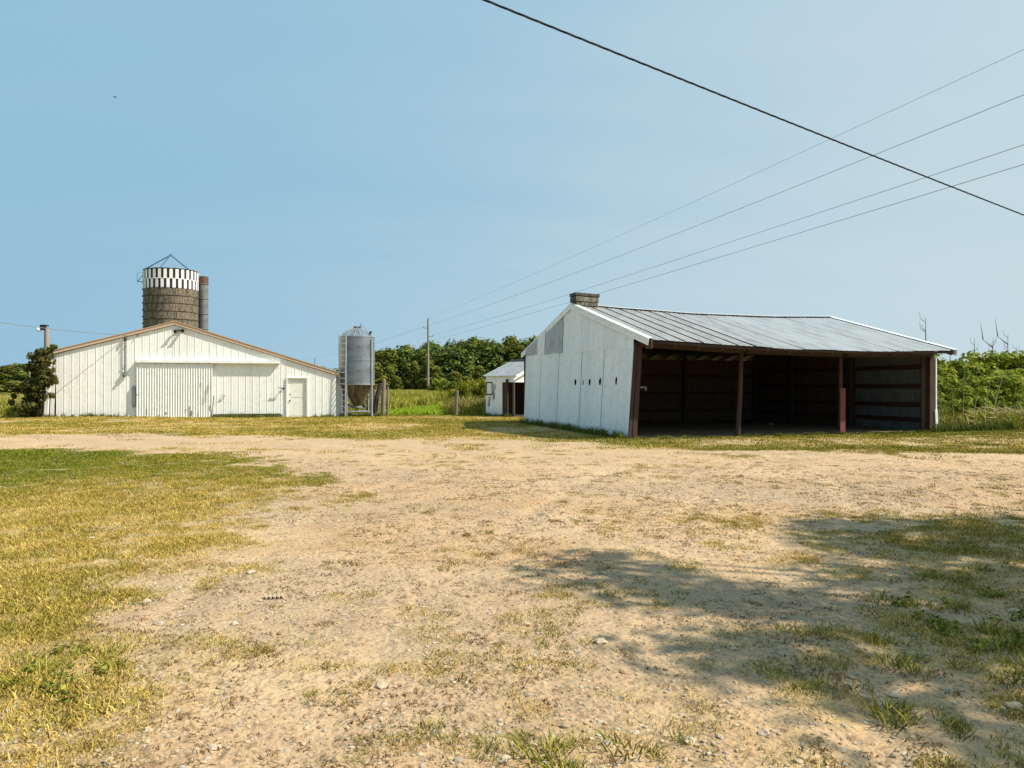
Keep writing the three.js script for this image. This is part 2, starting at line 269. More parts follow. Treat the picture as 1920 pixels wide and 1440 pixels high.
  part('post_board', beam([-0.02, -0.1, 0.06], [0.22, 2.95, 0.02], 0.1, 0.05), M.brownWood, o);
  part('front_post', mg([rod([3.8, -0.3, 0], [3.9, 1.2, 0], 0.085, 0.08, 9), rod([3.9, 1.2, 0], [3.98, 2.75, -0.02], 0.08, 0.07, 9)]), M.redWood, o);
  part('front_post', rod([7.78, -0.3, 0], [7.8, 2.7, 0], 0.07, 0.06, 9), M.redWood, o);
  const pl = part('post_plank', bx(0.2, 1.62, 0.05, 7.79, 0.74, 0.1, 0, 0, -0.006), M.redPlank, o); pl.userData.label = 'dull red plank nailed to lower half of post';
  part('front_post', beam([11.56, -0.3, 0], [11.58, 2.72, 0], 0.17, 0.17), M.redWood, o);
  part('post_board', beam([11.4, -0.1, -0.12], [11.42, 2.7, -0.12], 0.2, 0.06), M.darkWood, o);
  part('corner_trim', mg([bx(0.05, 2.62, 0.24, W + 0.02, 1.3, -0.04), bx(0.1, 0.5, 0.04, W - 0.01, 0.55, 0.1, 0, 0, 0.05)]), M.whiteSkyTintB, o);
  // header beams under the eave, one to a bay
  for (const [a, b] of [[0.15, 3.95], [3.97, 7.8], [7.82, 11.7]]) {
    const ya = roofH(a, 0) - 0.28, yb = roofH(b, 0) - 0.28;
    part('header_beam', beam([a + 0.18, ya, 0.06], [b, yb, 0.06], 0.26, 0.07), M.brownWood, o);
    part('header_beam', beam([a + 0.18, ya - 0.02, -0.1], [b, yb - 0.02, -0.1], 0.24, 0.06), M.darkWood, o);
    part('eave_board', beam([a + 0.05, roofH(a, -0.9) - 0.075, 0.86], [b + 0.08, roofH(b, -0.9) - 0.075, 0.86], 0.07, 0.05), M.brownWood, o);
  }
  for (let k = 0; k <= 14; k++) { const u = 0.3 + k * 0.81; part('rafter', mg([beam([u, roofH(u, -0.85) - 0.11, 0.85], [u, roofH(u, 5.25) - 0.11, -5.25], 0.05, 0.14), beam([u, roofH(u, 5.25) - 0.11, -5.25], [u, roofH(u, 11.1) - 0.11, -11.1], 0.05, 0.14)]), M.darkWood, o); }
  for (const [va, vb] of [[-0.8, 5.2], [5.3, 11.1]]) for (let k = 0; k < 6; k++) { const a = 0.2 + k * 1.95, b = a + 1.93; part('added_dark_deck', mg([0, 1, 2, 3, 4].map((j) => { const v0 = lerp(va, vb, j / 5), v1 = lerp(va, vb, (j + 1) / 5), q = (u, v) => [u, roofH(u, v) - 0.03, -v]; const g = new THREE.BufferGeometry(); g.setAttribute('position', new THREE.Float32BufferAttribute([...q(a, v0), ...q(b, v0), ...q(b, v1), ...q(a, v0), ...q(b, v1), ...q(a, v1)], 3)); g.computeVertexNormals(); return uvm(g); })), M.darkWood, o); }  // dark deck added under the sheets to keep the roof underside dark
  // roof sheets: 19 on the front slope, as many behind
  const n = 19, u0 = -0.02, u1 = W - 0.25, sw = (u1 - u0) / n;
  for (const side of [0, 1]) for (let k = 0; k < n; k++) {
    const lift = k < 7 ? 0.7 : 0.3, pos = [], uv = [], idx = [], prof = [[0, 0.035 * lift], [0.03, 0.04 * lift], [0.06, 0.004], [0.32, 0], [0.35, 0.022], [0.38, 0], [0.64, 0], [0.67, 0.022], [0.7, 0], [0.97, 0.002], [1.015, 0.03 * lift]], rows = 9, va = side ? 5.25 : -0.95 + 0.05 * (rnd() - 0.5), vb = side ? 11.3 : 5.25, o1 = rnd(), wob = 0.02 * (rnd() - 0.5);
    for (let j = 0; j < rows; j++) for (const [f, a] of prof) { const v = lerp(va, vb, j / (rows - 1)), u = u0 + (k + f) * sw; pos.push(u + LEAN, roofH(u, v) + a + wob * (j === 0 ? 1 : 0.3), -v); uv.push(f, v / 3.2 + o1); }
    const m = prof.length; for (let j = 1; j < rows; j++) for (let i = 1; i < m; i++) { const a = (j - 1) * m + i - 1; idx.push(a, a + 1, a + m + 1, a, a + m + 1, a + m); }
    const g = new THREE.BufferGeometry(); g.setAttribute('position', new THREE.Float32BufferAttribute(pos, 3)); g.setAttribute('uv', new THREE.Float32BufferAttribute(uv, 2)); g.setIndex(idx); g.computeVertexNormals();
    part('roof_sheet', g, k < 6 ? M.roofRust : k < 10 ? M.roofMid : M.roofClean, o);
  }
  // ridge cap and the rake trims
  const caps = []; for (let k = 0; k < 12; k++) { const a = u0 + k * (u1 - u0) / 12 + LEAN, b = u0 + (k + 1) * (u1 - u0) / 12 + LEAN; for (const s of [-1, 1]) caps.push(beam([a, roofH(a, 5.25) + 0.035, -5.25 + s * 0.1], [b, roofH(b, 5.25) + 0.035, -5.25 + s * 0.1], 0.02, 0.22).translate(0, -0.01, 0)); }
  part('ridge_cap', mg(caps), M.whiteSkyTint, o);
  for (const [u, mat] of [[-0.06, M.whiteSkyTint], [W - 0.25, M.whiteSkyTintB]]) for (const [va, vb] of [[-1.0, 5.25], [5.25, 11.3]]) {
    const x = u + LEAN, ya = roofH(u, va), yb = roofH(u, vb);
    part('rake_trim', mg([beam([x, ya - 0.07, -va], [x, yb - 0.07, -vb], 0.03, 0.19), beam([x + (u < 0 ? 0.07 : -0.07), ya + 0.045, -va], [x + (u < 0 ? 0.07 : -0.07), yb + 0.045, -vb], 0.17, 0.02)]), mat, o);
  }
  part('eave_end_board', bx(0.05, 0.3, 0.36, 0.24, 2.88, 0.86), M.brownWood, o);
  part('floor', bx(W - 0.2, 0.02, S - 0.3, W / 2, 0.02, -S / 2), std([0.17, 0.125, 0.08], { map: T.grain }), o);
  // small brackets
  part('hook', mg([bx(0.2, 0.05, 0.05, 0.47, 1.58, 0), bx(0.05, 0.1, 0.05, 0.56, 1.54, 0)]), M.greyWood, o);
  const fb = thing('pale_block', 'small pale block lying on the shed floor', 'block', [10.6, 0.03, -31.6], 0.3); part('block_body', bx(0.2, 0.07, 0.12, 0, 0.04, 0), M.blockA, fb); part('block_chip', bx(0.06, 0.05, 0.08, 0.12, 0.03, 0.02, 0, 0.5, 0), M.blockA, fb);
  // squat block chimney just in front of the ridge
  const ch = thing('block_chimney', 'squat weathered block chimney stub on the shed ridge', 'chimney', [0, 0, 0], 0);
  o.updateMatrixWorld();
  const base = o.localToWorld(new THREE.Vector3(0.62, 4.34, -5.15)); ch.position.copy(base); ch.rotation.y = R(17); ch.rotation.z = -0.045; ch.scale.y = 1.22;
  const mats = [M.blockA, M.blockB, M.blockC];
  part('core', bx(0.78, 0.56, 0.48, 0, 0.3, 0), M.dark, ch);
  for (let row = 0; row < 4; row++) {
    const h = [0.17, 0.12, 0.17, 0.1][row], y = [0.1, 0.25, 0.4, 0.54][row], cols = [2, 5, 3, 2][row], w = (row === 3 ? 0.98 : row === 2 ? 0.92 : 0.86) / cols, z0 = row === 3 ? 0.29 : row === 2 ? 0.275 : 0.26;
    for (const s of [1, -1]) for (let c = 0; c < cols; c++) part('block', bx(w - 0.022, h - 0.02, 0.07, (c - (cols - 1) / 2) * w + 0.01 * (rnd() - 0.5), y, s * z0 + 0.012 * rnd(), 0, 0, 0.02 * (rnd() - 0.5)), mats[row === 3 ? 2 : floor(rnd() * 2)], ch);
    for (const s of [1, -1]) part('block', bx(0.06, h - 0.02, 0.5, s * ((w * cols) / 2 - 0.02), y, 0), M.blockC, ch);
  }
}

// ---------------------------------------------------------------- small white shed behind it, turned 45 degrees
{
  // local x runs along the eave wall to the near corner (origin), -z from the eave wall towards the far side
  const o = thing('small_shed', 'small white shed with peeling paint, tiny window and dark open corner', 'shed', [0.09, -0.02, -41.2], R(-45)), L = 2.16, D = 4.2, E = 2.25, RH = 3.08, rnd = rng(8);
  const board = (x0, x1, y0, y1, z, mat = M.white) => { const g = bx(x1 - x0, y1 - y0, 0.04, (x0 + x1) / 2, (y0 + y1) / 2, z); return g; };
  for (let k = 0; k < 5; k++) { const x0 = -L + k * 0.26, x1 = x0 + 0.255; part('wall_board', k === 0 || k === 1 ? board(x0, x1, 0.02, 1.18, 0) : board(x0, x1, 0.02, E - 0.04, 0), k % 2 ? M.whiteSkyTint : M.whiteSkyTintB, o); }  // boards of this shaded side carry the sky's blue in their colour
  part('wall_board', board(-L, -L + 0.515, 1.86, E - 0.04, 0), M.whiteSkyTint, o);
  part('wall_board', board(-L + 1.3, 0.02, 1.86, E - 0.04, 0), M.whiteSkyTint, o);
  const win = part('window', bx(0.42, 0.6, 0.02, -L + 0.27, 1.52, 0.0), M.glass, o);
  part('frame', mg([bx(0.045, 0.72, 0.05, -L + 0.04, 1.52, 0.01), bx(0.06, 0.72, 0.05, -L + 0.51, 1.52, 0.01), bx(0.5, 0.05, 0.05, -L + 0.27, 1.86, 0.01), bx(0.5, 0.07, 0.06, -L + 0.27, 1.19, 0.015)]), M.darkWood, win);
  for (const [x, y, h, w] of [[0.66, 1.35, 0.8, 0.06], [0.6, 1.1, 0.5, 0.03], [0.28, 0.8, 0.5, 0.06], [0.2, 0.65, 0.35, 0.03], [0.76, 1.6, 0.3, 0.03], [0.4, 0.95, 0.25, 0.03]]) part('bare_patch', bx(w, h, 0.012, -L + x, y, 0.024, 0, 0, 0.05), M.darkWood, o);
  // gable end facing right: local plane x = 0
  const gz = (z) => E - 0.03 + (RH - E) * (1 - abs(z + D / 2) / (D / 2));
  for (let k = 0; k < 12; k++) { const z0 = -k * 0.35, z1 = z0 - 0.345, s = new THREE.Shape([[z0, k < 5 ? 1.86 : 0.02], [z1, k < 5 ? 1.86 : 0.02], [z1, gz(z1)], [z0, gz(z0)]].map((p) => new THREE.Vector2(...p))); const g = uvm(new THREE.ExtrudeGeometry(s, { depth: 0.04, bevelEnabled: false })); g.applyMatrix4(new THREE.Matrix4().makeBasis(new THREE.Vector3(0, 0, 1), new THREE.Vector3(0, 1, 0), new THREE.Vector3(-1, 0, 0))); part('wall_board', g.translate(0.03, 0, 0), k % 2 ? M.white : M.whiteB, o); }
  part('wall_board', bx(L, E, 0.05, -L / 2, E / 2, -D), M.darkWood, o); part('wall_board', bx(0.05, E, D - 0.1, -L, E / 2, -D / 2), M.whiteSkyTintB, o);
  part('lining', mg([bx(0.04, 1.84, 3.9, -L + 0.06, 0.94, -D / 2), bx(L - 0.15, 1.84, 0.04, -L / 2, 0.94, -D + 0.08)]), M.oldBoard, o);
  part('door_leaf', bx(0.36, 1.8, 0.04, -L + 1.5, 0.94, -0.05), M.brownWood, o);
  part('corner_post', bx(0.11, 2.05, 0.11, -0.42, 1.0, 0.09), M.brownWood, o);
  part('corner_post', bx(0.1, 1.9, 0.1, -0.05, 0.93, -0.05), M.darkWood, o);
  part('sill', mg([bx(0.9, 0.12, 0.1, -0.5, 0.06, 0), bx(0.1, 0.1, 1.8, 0, 0.05, -0.9)]), M.darkWood, o);
  const sl = sqrt((D / 2 + 0.15) ** 2 + (RH - E + 0.06) ** 2), an = Math.atan2(RH - E, D / 2);
  for (const s of [1, -1]) for (let k = 0; k < 4; k++) { const g = sheet(-L - 0.12 + k * 0.62, -L - 0.12 + k * 0.62 + 0.63, () => sl, () => 0, { amp: 0.012, pitch: 0.155 }); g.rotateX(-(PI / 2 - an)); if (s < 0) g.scale(1, 1, -1); part('roof_sheet', g.translate(0, E - 0.04, s > 0 ? 0.15 : -D - 0.15), M.galvDull, o); }
  part('ridge_cap', bx(2.5, 0.03, 0.2, -L + 1.12, RH + 0.06, -D / 2), M.galvDull, o);
  for (const s of [1, -1]) part('rake_board', beam([0.3, E - 0.07, s > 0 ? 0.12 : -D - 0.12], [0.3, RH + 0.0, -D / 2], 0.04, 0.09), M.whiteB, o);
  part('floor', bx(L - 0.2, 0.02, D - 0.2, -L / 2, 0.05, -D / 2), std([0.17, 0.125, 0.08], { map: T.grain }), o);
}

// ---------------------------------------------------------------- the long white barn (x along the front, -z to the back)
const BARN = new THREE.Matrix4().makeRotationY(R(15)).setPosition(-22.6, 0, -37.5), fromBarn = (x, y, z) => new THREE.Vector3(x, y, z).applyMatrix4(BARN);
{
  const rnd = rng(11), Wd = 13.68, RX = 5.72, o = thing('barn', 'long white barn with tan roof edge and ribbed sliding door', 'barn', [-22.6, 0, -37.5], R(15));
  const line = (x) => (x < RX ? lerp(3.1, 4.72, (x - 0.0) / RX) : lerp(4.72, 2.2, (x - RX) / (Wd - RX)));
  const doorA = 11.14, doorB = 12.24, doorH = 2.06, low = (x) => (x < 7.5 ? 0.1 : x < 10.95 ? 0.19 : -0.08);
  // wall panels, one by one; those over the small door stop above it
  const cuts = []; for (let k = 0; k <= 39; k++) cuts.push(k * Wd / 39);
  for (const e of [doorA, doorB]) { let b = 0; cuts.forEach((c, i) => { if (abs(c - e) < abs(cuts[b] - e)) b = i; }); cuts[b] = e; }
  for (let k = 1; k < cuts.length; k++) {
    const a = cuts[k - 1], b = cuts[k], mid = (a + b) / 2, overDoor = mid > doorA && mid < doorB, z = 0.003 * (rnd() - 0.5);
    const segs = a < RX && b > RX ? [[a, RX], [RX, b]] : [[a, b]];
    for (const [p, q] of segs) part('wall_panel', sheet(p, q, line, overDoor ? () => doorH : () => low(mid) + 0.015 * rnd() * 0, { kind: 'rib', amp: 0.013, move: (v) => { v[2] += z; if (mid < 0.4) v[0] -= 0.03 * (3 - v[1]); }, uvO: [rnd(), rnd()] }), rnd() < 0.35 ? M.whiteB : M.white, o);
  }
  part('wall_backing', mg([bx(doorA, 2.1, 0.06, doorA / 2, 1.1, -0.05), bx(Wd - doorB, 2.1, 0.06, (Wd + doorB) / 2, 1.0, -0.05)]).translate(0, 0.05, 0), M.dark, o);
  part('foundation', mg([bx(7.4, 0.5, 0.1, 3.8, -0.12, -0.03), bx(3.45, 0.5, 0.1, 9.22, -0.1, -0.03), bx(Wd - doorB, 0.3, 0.06, (Wd + doorB) / 2, -0.2, -0.03)]), M.concrete, o);
  // side and rear walls, roof slabs
  part('side_wall', bx(0.08, 2.2, 22, Wd - 0.04, 1.05, -11.05), M.whiteB, o); part('side_wall', bx(0.08, 3.1, 22, 0.04, 1.5, -11.05), M.whiteB, o);
  part('rear_wall', bx(Wd, 2.2, 0.08, Wd / 2, 1.05, -22.05), M.whiteB, o);
  for (const [xa, ya, xb, yb] of [[-0.2, 3.22, RX, 4.86], [RX, 4.86, Wd + 0.15, 2.34]]) { const L = Math.hypot(xb - xa, yb - ya); part('roof', bx(L, 0.06, 22.4, (xa + xb) / 2, (ya + yb) / 2, -11.1, 0, 0, Math.atan2(yb - ya, xb - xa)), M.roofTan, o); }
  for (const [xa, ya, xb, yb] of [[0.12, 3.24, RX, 4.81], [RX, 4.81, Wd + 0.12, 2.27]]) {
    part('rake_trim', beam([xa, ya + 0.01, 0.07], [xb, yb + 0.01, 0.07], 0.16, 0.05), M.trim, o);
    part('rake_cap', beam([xa, ya + 0.1, 0.04], [xb, yb + 0.1, 0.04], 0.035, 0.16), M.roofTan, o);
  }
  part('corner_board', beam([-0.1, -0.1, 0.03], [0.06, 3.0, 0.03], 0.17, 0.05), M.white, o);
  // left sliding door, ribbed, hanging proud of the wall on its track
  const sd = part('sliding_door', sheet(3.99, 7.5, (x) => 2.78, (x) => -0.06 + 0.012 * (x - 4), { amp: 0.026, pitch: 0.12, move: (p) => { p[2] += 0.13; }, uvO: [0.3, 0.1] }), M.white, o);
  part('door_edge', bx(0.03, 2.84, 0.07, 3.985, 1.36, 0.115), M.whiteB, sd); part('door_edge', bx(0.05, 2.8, 0.07, 7.5, 1.38, 0.115), M.whiteB, sd);
  for (const [x, y, w, h] of [[5.32, 0.26, 0.05, 0.1], [6.27, 0.4, 0.04, 0.1], [6.5, 0.2, 0.025, 0.26], [4.0, 1.2, 0.08, 0.03]]) part('dent_hole', bx(w, h, 0.012, x, y, 0.155), M.dark, sd);
  for (const [x, y, w, h] of [[4.45, 0.35, 0.025, 0.34], [6.42, 0.35, 0.02, 0.5], [6.53, 0.25, 0.03, 0.3], [7.22, 1.15, 0.03, 0.7], [7.32, 1.5, 0.02, 0.4], [7.1, 0.9, 0.02, 0.3], [7.4, 0.5, 0.03, 0.3], [6.85, 0.2, 0.02, 0.2], [5.0, 0.15, 0.03, 0.12], [6.95, 1.7, 0.02, 0.2]]) part('rust_streak', bx(w, h, 0.01, x, y, 0.154), M.greyWood, sd);
  part('door_track', mg([bx(6.84, 0.11, 0.02, 7.38, 2.86, 0.22), bx(6.84, 0.02, 0.22, 7.38, 2.925, 0.12), bx(0.02, 0.12, 0.2, 3.95, 2.86, 0.12), bx(0.02, 0.12, 0.2, 10.81, 2.86, 0.12)]), M.white, o);
  // small entrance door, set back in its frame
  const fr = part('door_frame', mg([bx(0.07, doorH + 0.1, 0.14, doorA + 0.03, doorH / 2 - 0.05, -0.0), bx(0.07, doorH + 0.1, 0.14, doorB - 0.03, doorH / 2 - 0.05, -0.0), bx(doorB - doorA, 0.06, 0.14, (doorA + doorB) / 2, doorH + 0.01, 0.0)]), M.white, o);
  part('sill', bx(1.0, 0.06, 0.14, 11.69, -0.09, -0.02), M.concrete, fr);
  const dr = part('entrance_door', bx(0.97, 2.12, 0.05, 11.69, 0.98, -0.055), M.door, o);
  part('knob', new THREE.SphereGeometry(0.045, 12, 8).translate(11.31, 0.86, 0.01), M.black, dr); part('latch', bx(0.1, 0.03, 0.03, 11.33, 1.2, -0.02), M.galvDark, dr);
  part('door_panel', bx(0.8, 0.9, 0.012, 11.69, 1.5, -0.028), M.door, dr); part('door_panel', bx(0.8, 0.8, 0.012, 11.69, 0.48, -0.028), M.door, dr);
  // low annex at the right rear corner
  part('annex_wall', bx(0.5, 2.15, 2.4, Wd + 0.14, 1.0, -1.75), M.whiteB, o); part('annex_roof', bx(0.66, 0.1, 2.6, Wd + 0.14, 2.16, -1.75, 0, 0, -0.12), M.white, o);
  part('annex_door', mg([bx(0.24, 1.7, 0.03, Wd + 0.2, 0.9, -0.535)]), M.whiteSkyTintB, o); part('annex_frame', mg([bx(0.04, 1.8, 0.05, Wd + 0.06, 0.92, -0.52), bx(0.04, 1.8, 0.05, Wd + 0.34, 0.92, -0.52), bx(0.34, 0.05, 0.05, Wd + 0.2, 1.84, -0.52)]), M.white, o);

  const at = (name, label, cat, x, y, z) => { const t = thing(name, label, cat, fromBarn(x, y, z).toArray(), R(15)); return t; };
  const fl = at('floodlight', 'pair of black floodlights under the peak of the white barn', 'lamp', 5.95, 4.45, 0.03);
  part('mount', mg([bx(0.3, 0.06, 0.06, 0, 0, 0.03), rod([0.1, 0, 0.04], [0.14, 0.0, 0.12], 0.02), rod([-0.12, 0, 0.04], [-0.16, -0.02, 0.1], 0.02)]), M.black, fl);
  for (const [x, y, z] of [[0.15, 0.01, 0.16], [-0.2, -0.04, 0.14]]) part('lamp_head', rod([x, y + 0.03, z - 0.08], [x + 0.02, y - 0.04, z + 0.1], 0.05, 0.09, 12), M.black, fl);
  const ms = at('service_mast', 'black conduit with weatherhead and meter beside the barn track', 'conduit', 3.43, 2.2, 0.03);
  part('pipe', rod([0, 0.12, 0.05], [0, 1.7, 0.05], 0.028), M.black, ms); part('weatherhead', mg([rod([0, 1.68, 0.05], [0.02, 1.82, 0.1], 0.05, 0.07), rod([0.02, 1.8, 0.1], [0.05, 1.72, 0.15], 0.05, 0.03)]), M.black, ms); part('meter', mg([bx(0.14, 0.22, 0.12, -0.02, 0.0, 0.07, 0, 0, 0.2), rod([-0.02, -0.02, 0.1], [-0.03, -0.06, 0.2], 0.06, 0.06, 12)]), M.galvDark, ms);
  for (const y of [0.45, 1.4]) part('strap', bx(0.1, 0.03, 0.08, 0, y, 0.05), M.galvDark, ms);
  const bxo = at('electric_box', 'narrow dark grey box on barn wall left of sliding door', 'box', 3.84, 1.1, 0.03); part('case', bx(0.13, 1.05, 0.09, 0, 0, 0.05), M.galvDark, bxo); part('cover', bx(0.1, 0.98, 0.015, 0, 0, 0.102), M.galvDark, bxo);
  const hk = at('wall_bracket', 'dark iron bracket jutting from barn wall beside entrance door', 'bracket', 10.98, 1.5, 0.03); part('arm', mg([rod([0, 0, 0], [-0.03, 0.03, 0.18], 0.018), bx(0.34, 0.03, 0.05, -0.08, 0.03, 0.18)]), M.black, hk); part('plate', bx(0.12, 0.08, 0.02, 0, 0, 0.03), M.black, hk);
  const rodt = at('iron_rod', 'thin rusty rod leaning beside the ribbed sliding door', 'rod', 7.52, -0.05, 0.1); part('shaft', rod([-0.04, 0, 0.1], [0.06, 1.2, -0.03], 0.016), M.black, rodt); part('foot', bx(0.05, 0.05, 0.05, -0.04, 0.02, 0.1), M.black, rodt);
  const hd = at('door_handle', 'small white pull handle on the barn wall right of sliding door', 'handle', 8.06, 1.12, 0.03); part('grip', mg([bx(0.16, 0.035, 0.035, 0, 0, 0.06), bx(0.03, 0.03, 0.06, -0.06, 0, 0.03), bx(0.03, 0.03, 0.06, 0.06, 0, 0.03)]), M.galvDark, hd);
  const bo = at('wall_bolt', 'small weathered peg under barn roof edge near the mast', 'peg', 3.95, 4.12, 0.03); part('peg_shaft', rod([0, 0, 0], [0.12, 0.12, 0.12], 0.02), M.greyWood, bo);
  const stp = at('steel_stake', 'slim rusty stake against the left barn corner', 'stake', 0.12, 0, 0.3); part('stake_shaft', rod([0, -0.2, 0], [0.05, 1.35, -0.06], 0.025), M.darkWood, stp);
}

// ---------------------------------------------------------------- stave silo with checkered crown, chute and roof frame
{
  const rnd = rng(21), o = thing('stave_silo', 'weathered concrete stave silo with black and white checkered rim', 'silo', [-29.25, 0, -66], 0), r = 2.14, top = 11.45;
  const courses = 15, ch = (top - 1.62) / courses;
  // courses of staves: each visible course is a part of its own with stave joints, half-lapped
  const staveGeo = (n, h, rr, depth, gap) => { const g = []; for (let k = 0; k < n; k++) { const w = 2 * PI * rr / n - gap; g.push(bx(w, h, depth, 0, 0, 0).translate(0, 0, rr).rotateY((k + 0.5 * 0) / n * 2 * PI)); } return mg(g); };
  part('core', new THREE.CylinderGeometry(r - 0.05, r - 0.05, top, 48, 1, true).translate(0, top / 2, 0), M.staveDark, o);
  const N = 60, w = 2 * PI * r / N;
  const mats = [M.stave, M.stave, M.staveB, M.stave];
  for (let c = 0; c < courses; c++) {
    const y = c * ch + ch / 2;
    if (c < 5) { part('stave_course', staveGeo(N, ch - 0.02, r, 0.07, 0.012).rotateY((c % 2) * PI / N).translate(0, y, 0), M.stave, o); continue; }
    for (let k = 0; k < N; k++) { const a = (k + 0.5 * (c % 2)) / N * 2 * PI; if (cos(a - 0.42) < -0.15) continue; part('stave', uvm(bx(w - 0.012, ch - 0.025, 0.07), 1, rnd(), rnd()).translate(rnd() * 0.001, 0, r + 0.012 * (rnd() - 0.5)).rotateY(a).translate(0, y, 0), mats[floor(rnd() * 4)], o); }
  }
  for (let c = 0; c <= courses; c++) part('hoop', new THREE.TorusGeometry(r + 0.05, 0.014, 5, 64).rotateX(PI / 2).translate(0, c * ch + 0.06, 0), M.staveDark, o);
  // checkered rim: white painted staves stand between bare dark ones, in two offset rows
  part('rim_ring', new THREE.CylinderGeometry(r + 0.01, r + 0.01, 1.66, 60, 1, true).translate(0, top - 0.8, 0), M.staveDark, o);
  const NB = 30;
  for (const row of [0, 1]) for (let k = 0; k < NB; k++) {
    const a = (k + 0.5 * row) / NB * 2 * PI; if (cos(a - 0.42) < -0.1) continue;
    part('white_stave', bx(0.24, 0.76, 0.07, 0, 0, 0).translate(0, 0, r + 0.02).rotateY(a).translate(0, top - 0.42 - row * 0.8, 0), M.white, o);
    part('dark_stave', bx(0.19, 0.74, 0.05, 0, 0, 0).translate(0, 0, r + 0.012).rotateY(a + PI / NB).translate(0, top - 0.42 - row * 0.8, 0), M.staveDark, o);
  }
  part('rim_band', new THREE.TorusGeometry(r + 0.03, 0.035, 6, 64).rotateX(PI / 2).translate(0, top + 0.02, 0), M.staveDark, o);
  part('rim_band', new THREE.TorusGeometry(r + 0.05, 0.022, 6, 64).rotateX(PI / 2).translate(0, top - 0.82, 0), M.white, o);
  // tripod frame that held the roof
  const apex = [0.1, top + 1.38, 0.3];
  for (const a of [-0.95, 0.0, 1.15]) part('roof_strut', rod([sin(a) * r, top, cos(a) * r], apex, 0.05), M.bluePipe, o);
  part('apex_plate', bx(0.16, 0.12, 0.16, ...apex), M.bluePipe, o);
  // lugs down the dark left side, small platform bracket
  for (let k = 0; k < 16; k++) part('lug', bx(0.1, 0.12, 0.14, -r * 0.985 - 0.06, top - 0.4 - k * 0.58, 0.5), M.staveDark, o);
  part('platform', mg([rod([-r, top - 0.9, 0.3], [-r - 0.62, top - 0.86, 0.3], 0.035), rod([-r - 0.6, top - 0.86, 0.3], [-r, top - 0.2, 0.3], 0.025), rod([-r - 0.62, top - 0.86, 0.3], [-r - 0.62, top - 0.15, 0.3], 0.016), rod([-r - 0.62, top - 0.15, 0.3], [-r, top - 0.1, 0.3], 0.014)]), M.bluePipe, o);
  // steel chute on the right
  const cx = r + 0.2, cz = -1.1;
  for (let c = 0; c < 8; c++) part('chute_section', new THREE.CylinderGeometry(0.4, 0.4, 1.3, 20, 1, true).translate(cx, 0.6 + c * 1.32, cz), M.galvDark, o);
  for (let c = 0; c < 9; c++) part('chute_band', new THREE.TorusGeometry(0.41, 0.025, 5, 24).rotateX(PI / 2).translate(cx, c * 1.32, cz), M.galvDark, o);
  part('chute_hood', new THREE.CylinderGeometry(0.41, 0.41, 0.72, 20, 1, true).translate(cx, 10.8, cz), M.rustRed, o); part('hood_top', new THREE.CylinderGeometry(0.41, 0.41, 0.03, 20).translate(cx, 11.17, cz), M.rustRed, o);
}

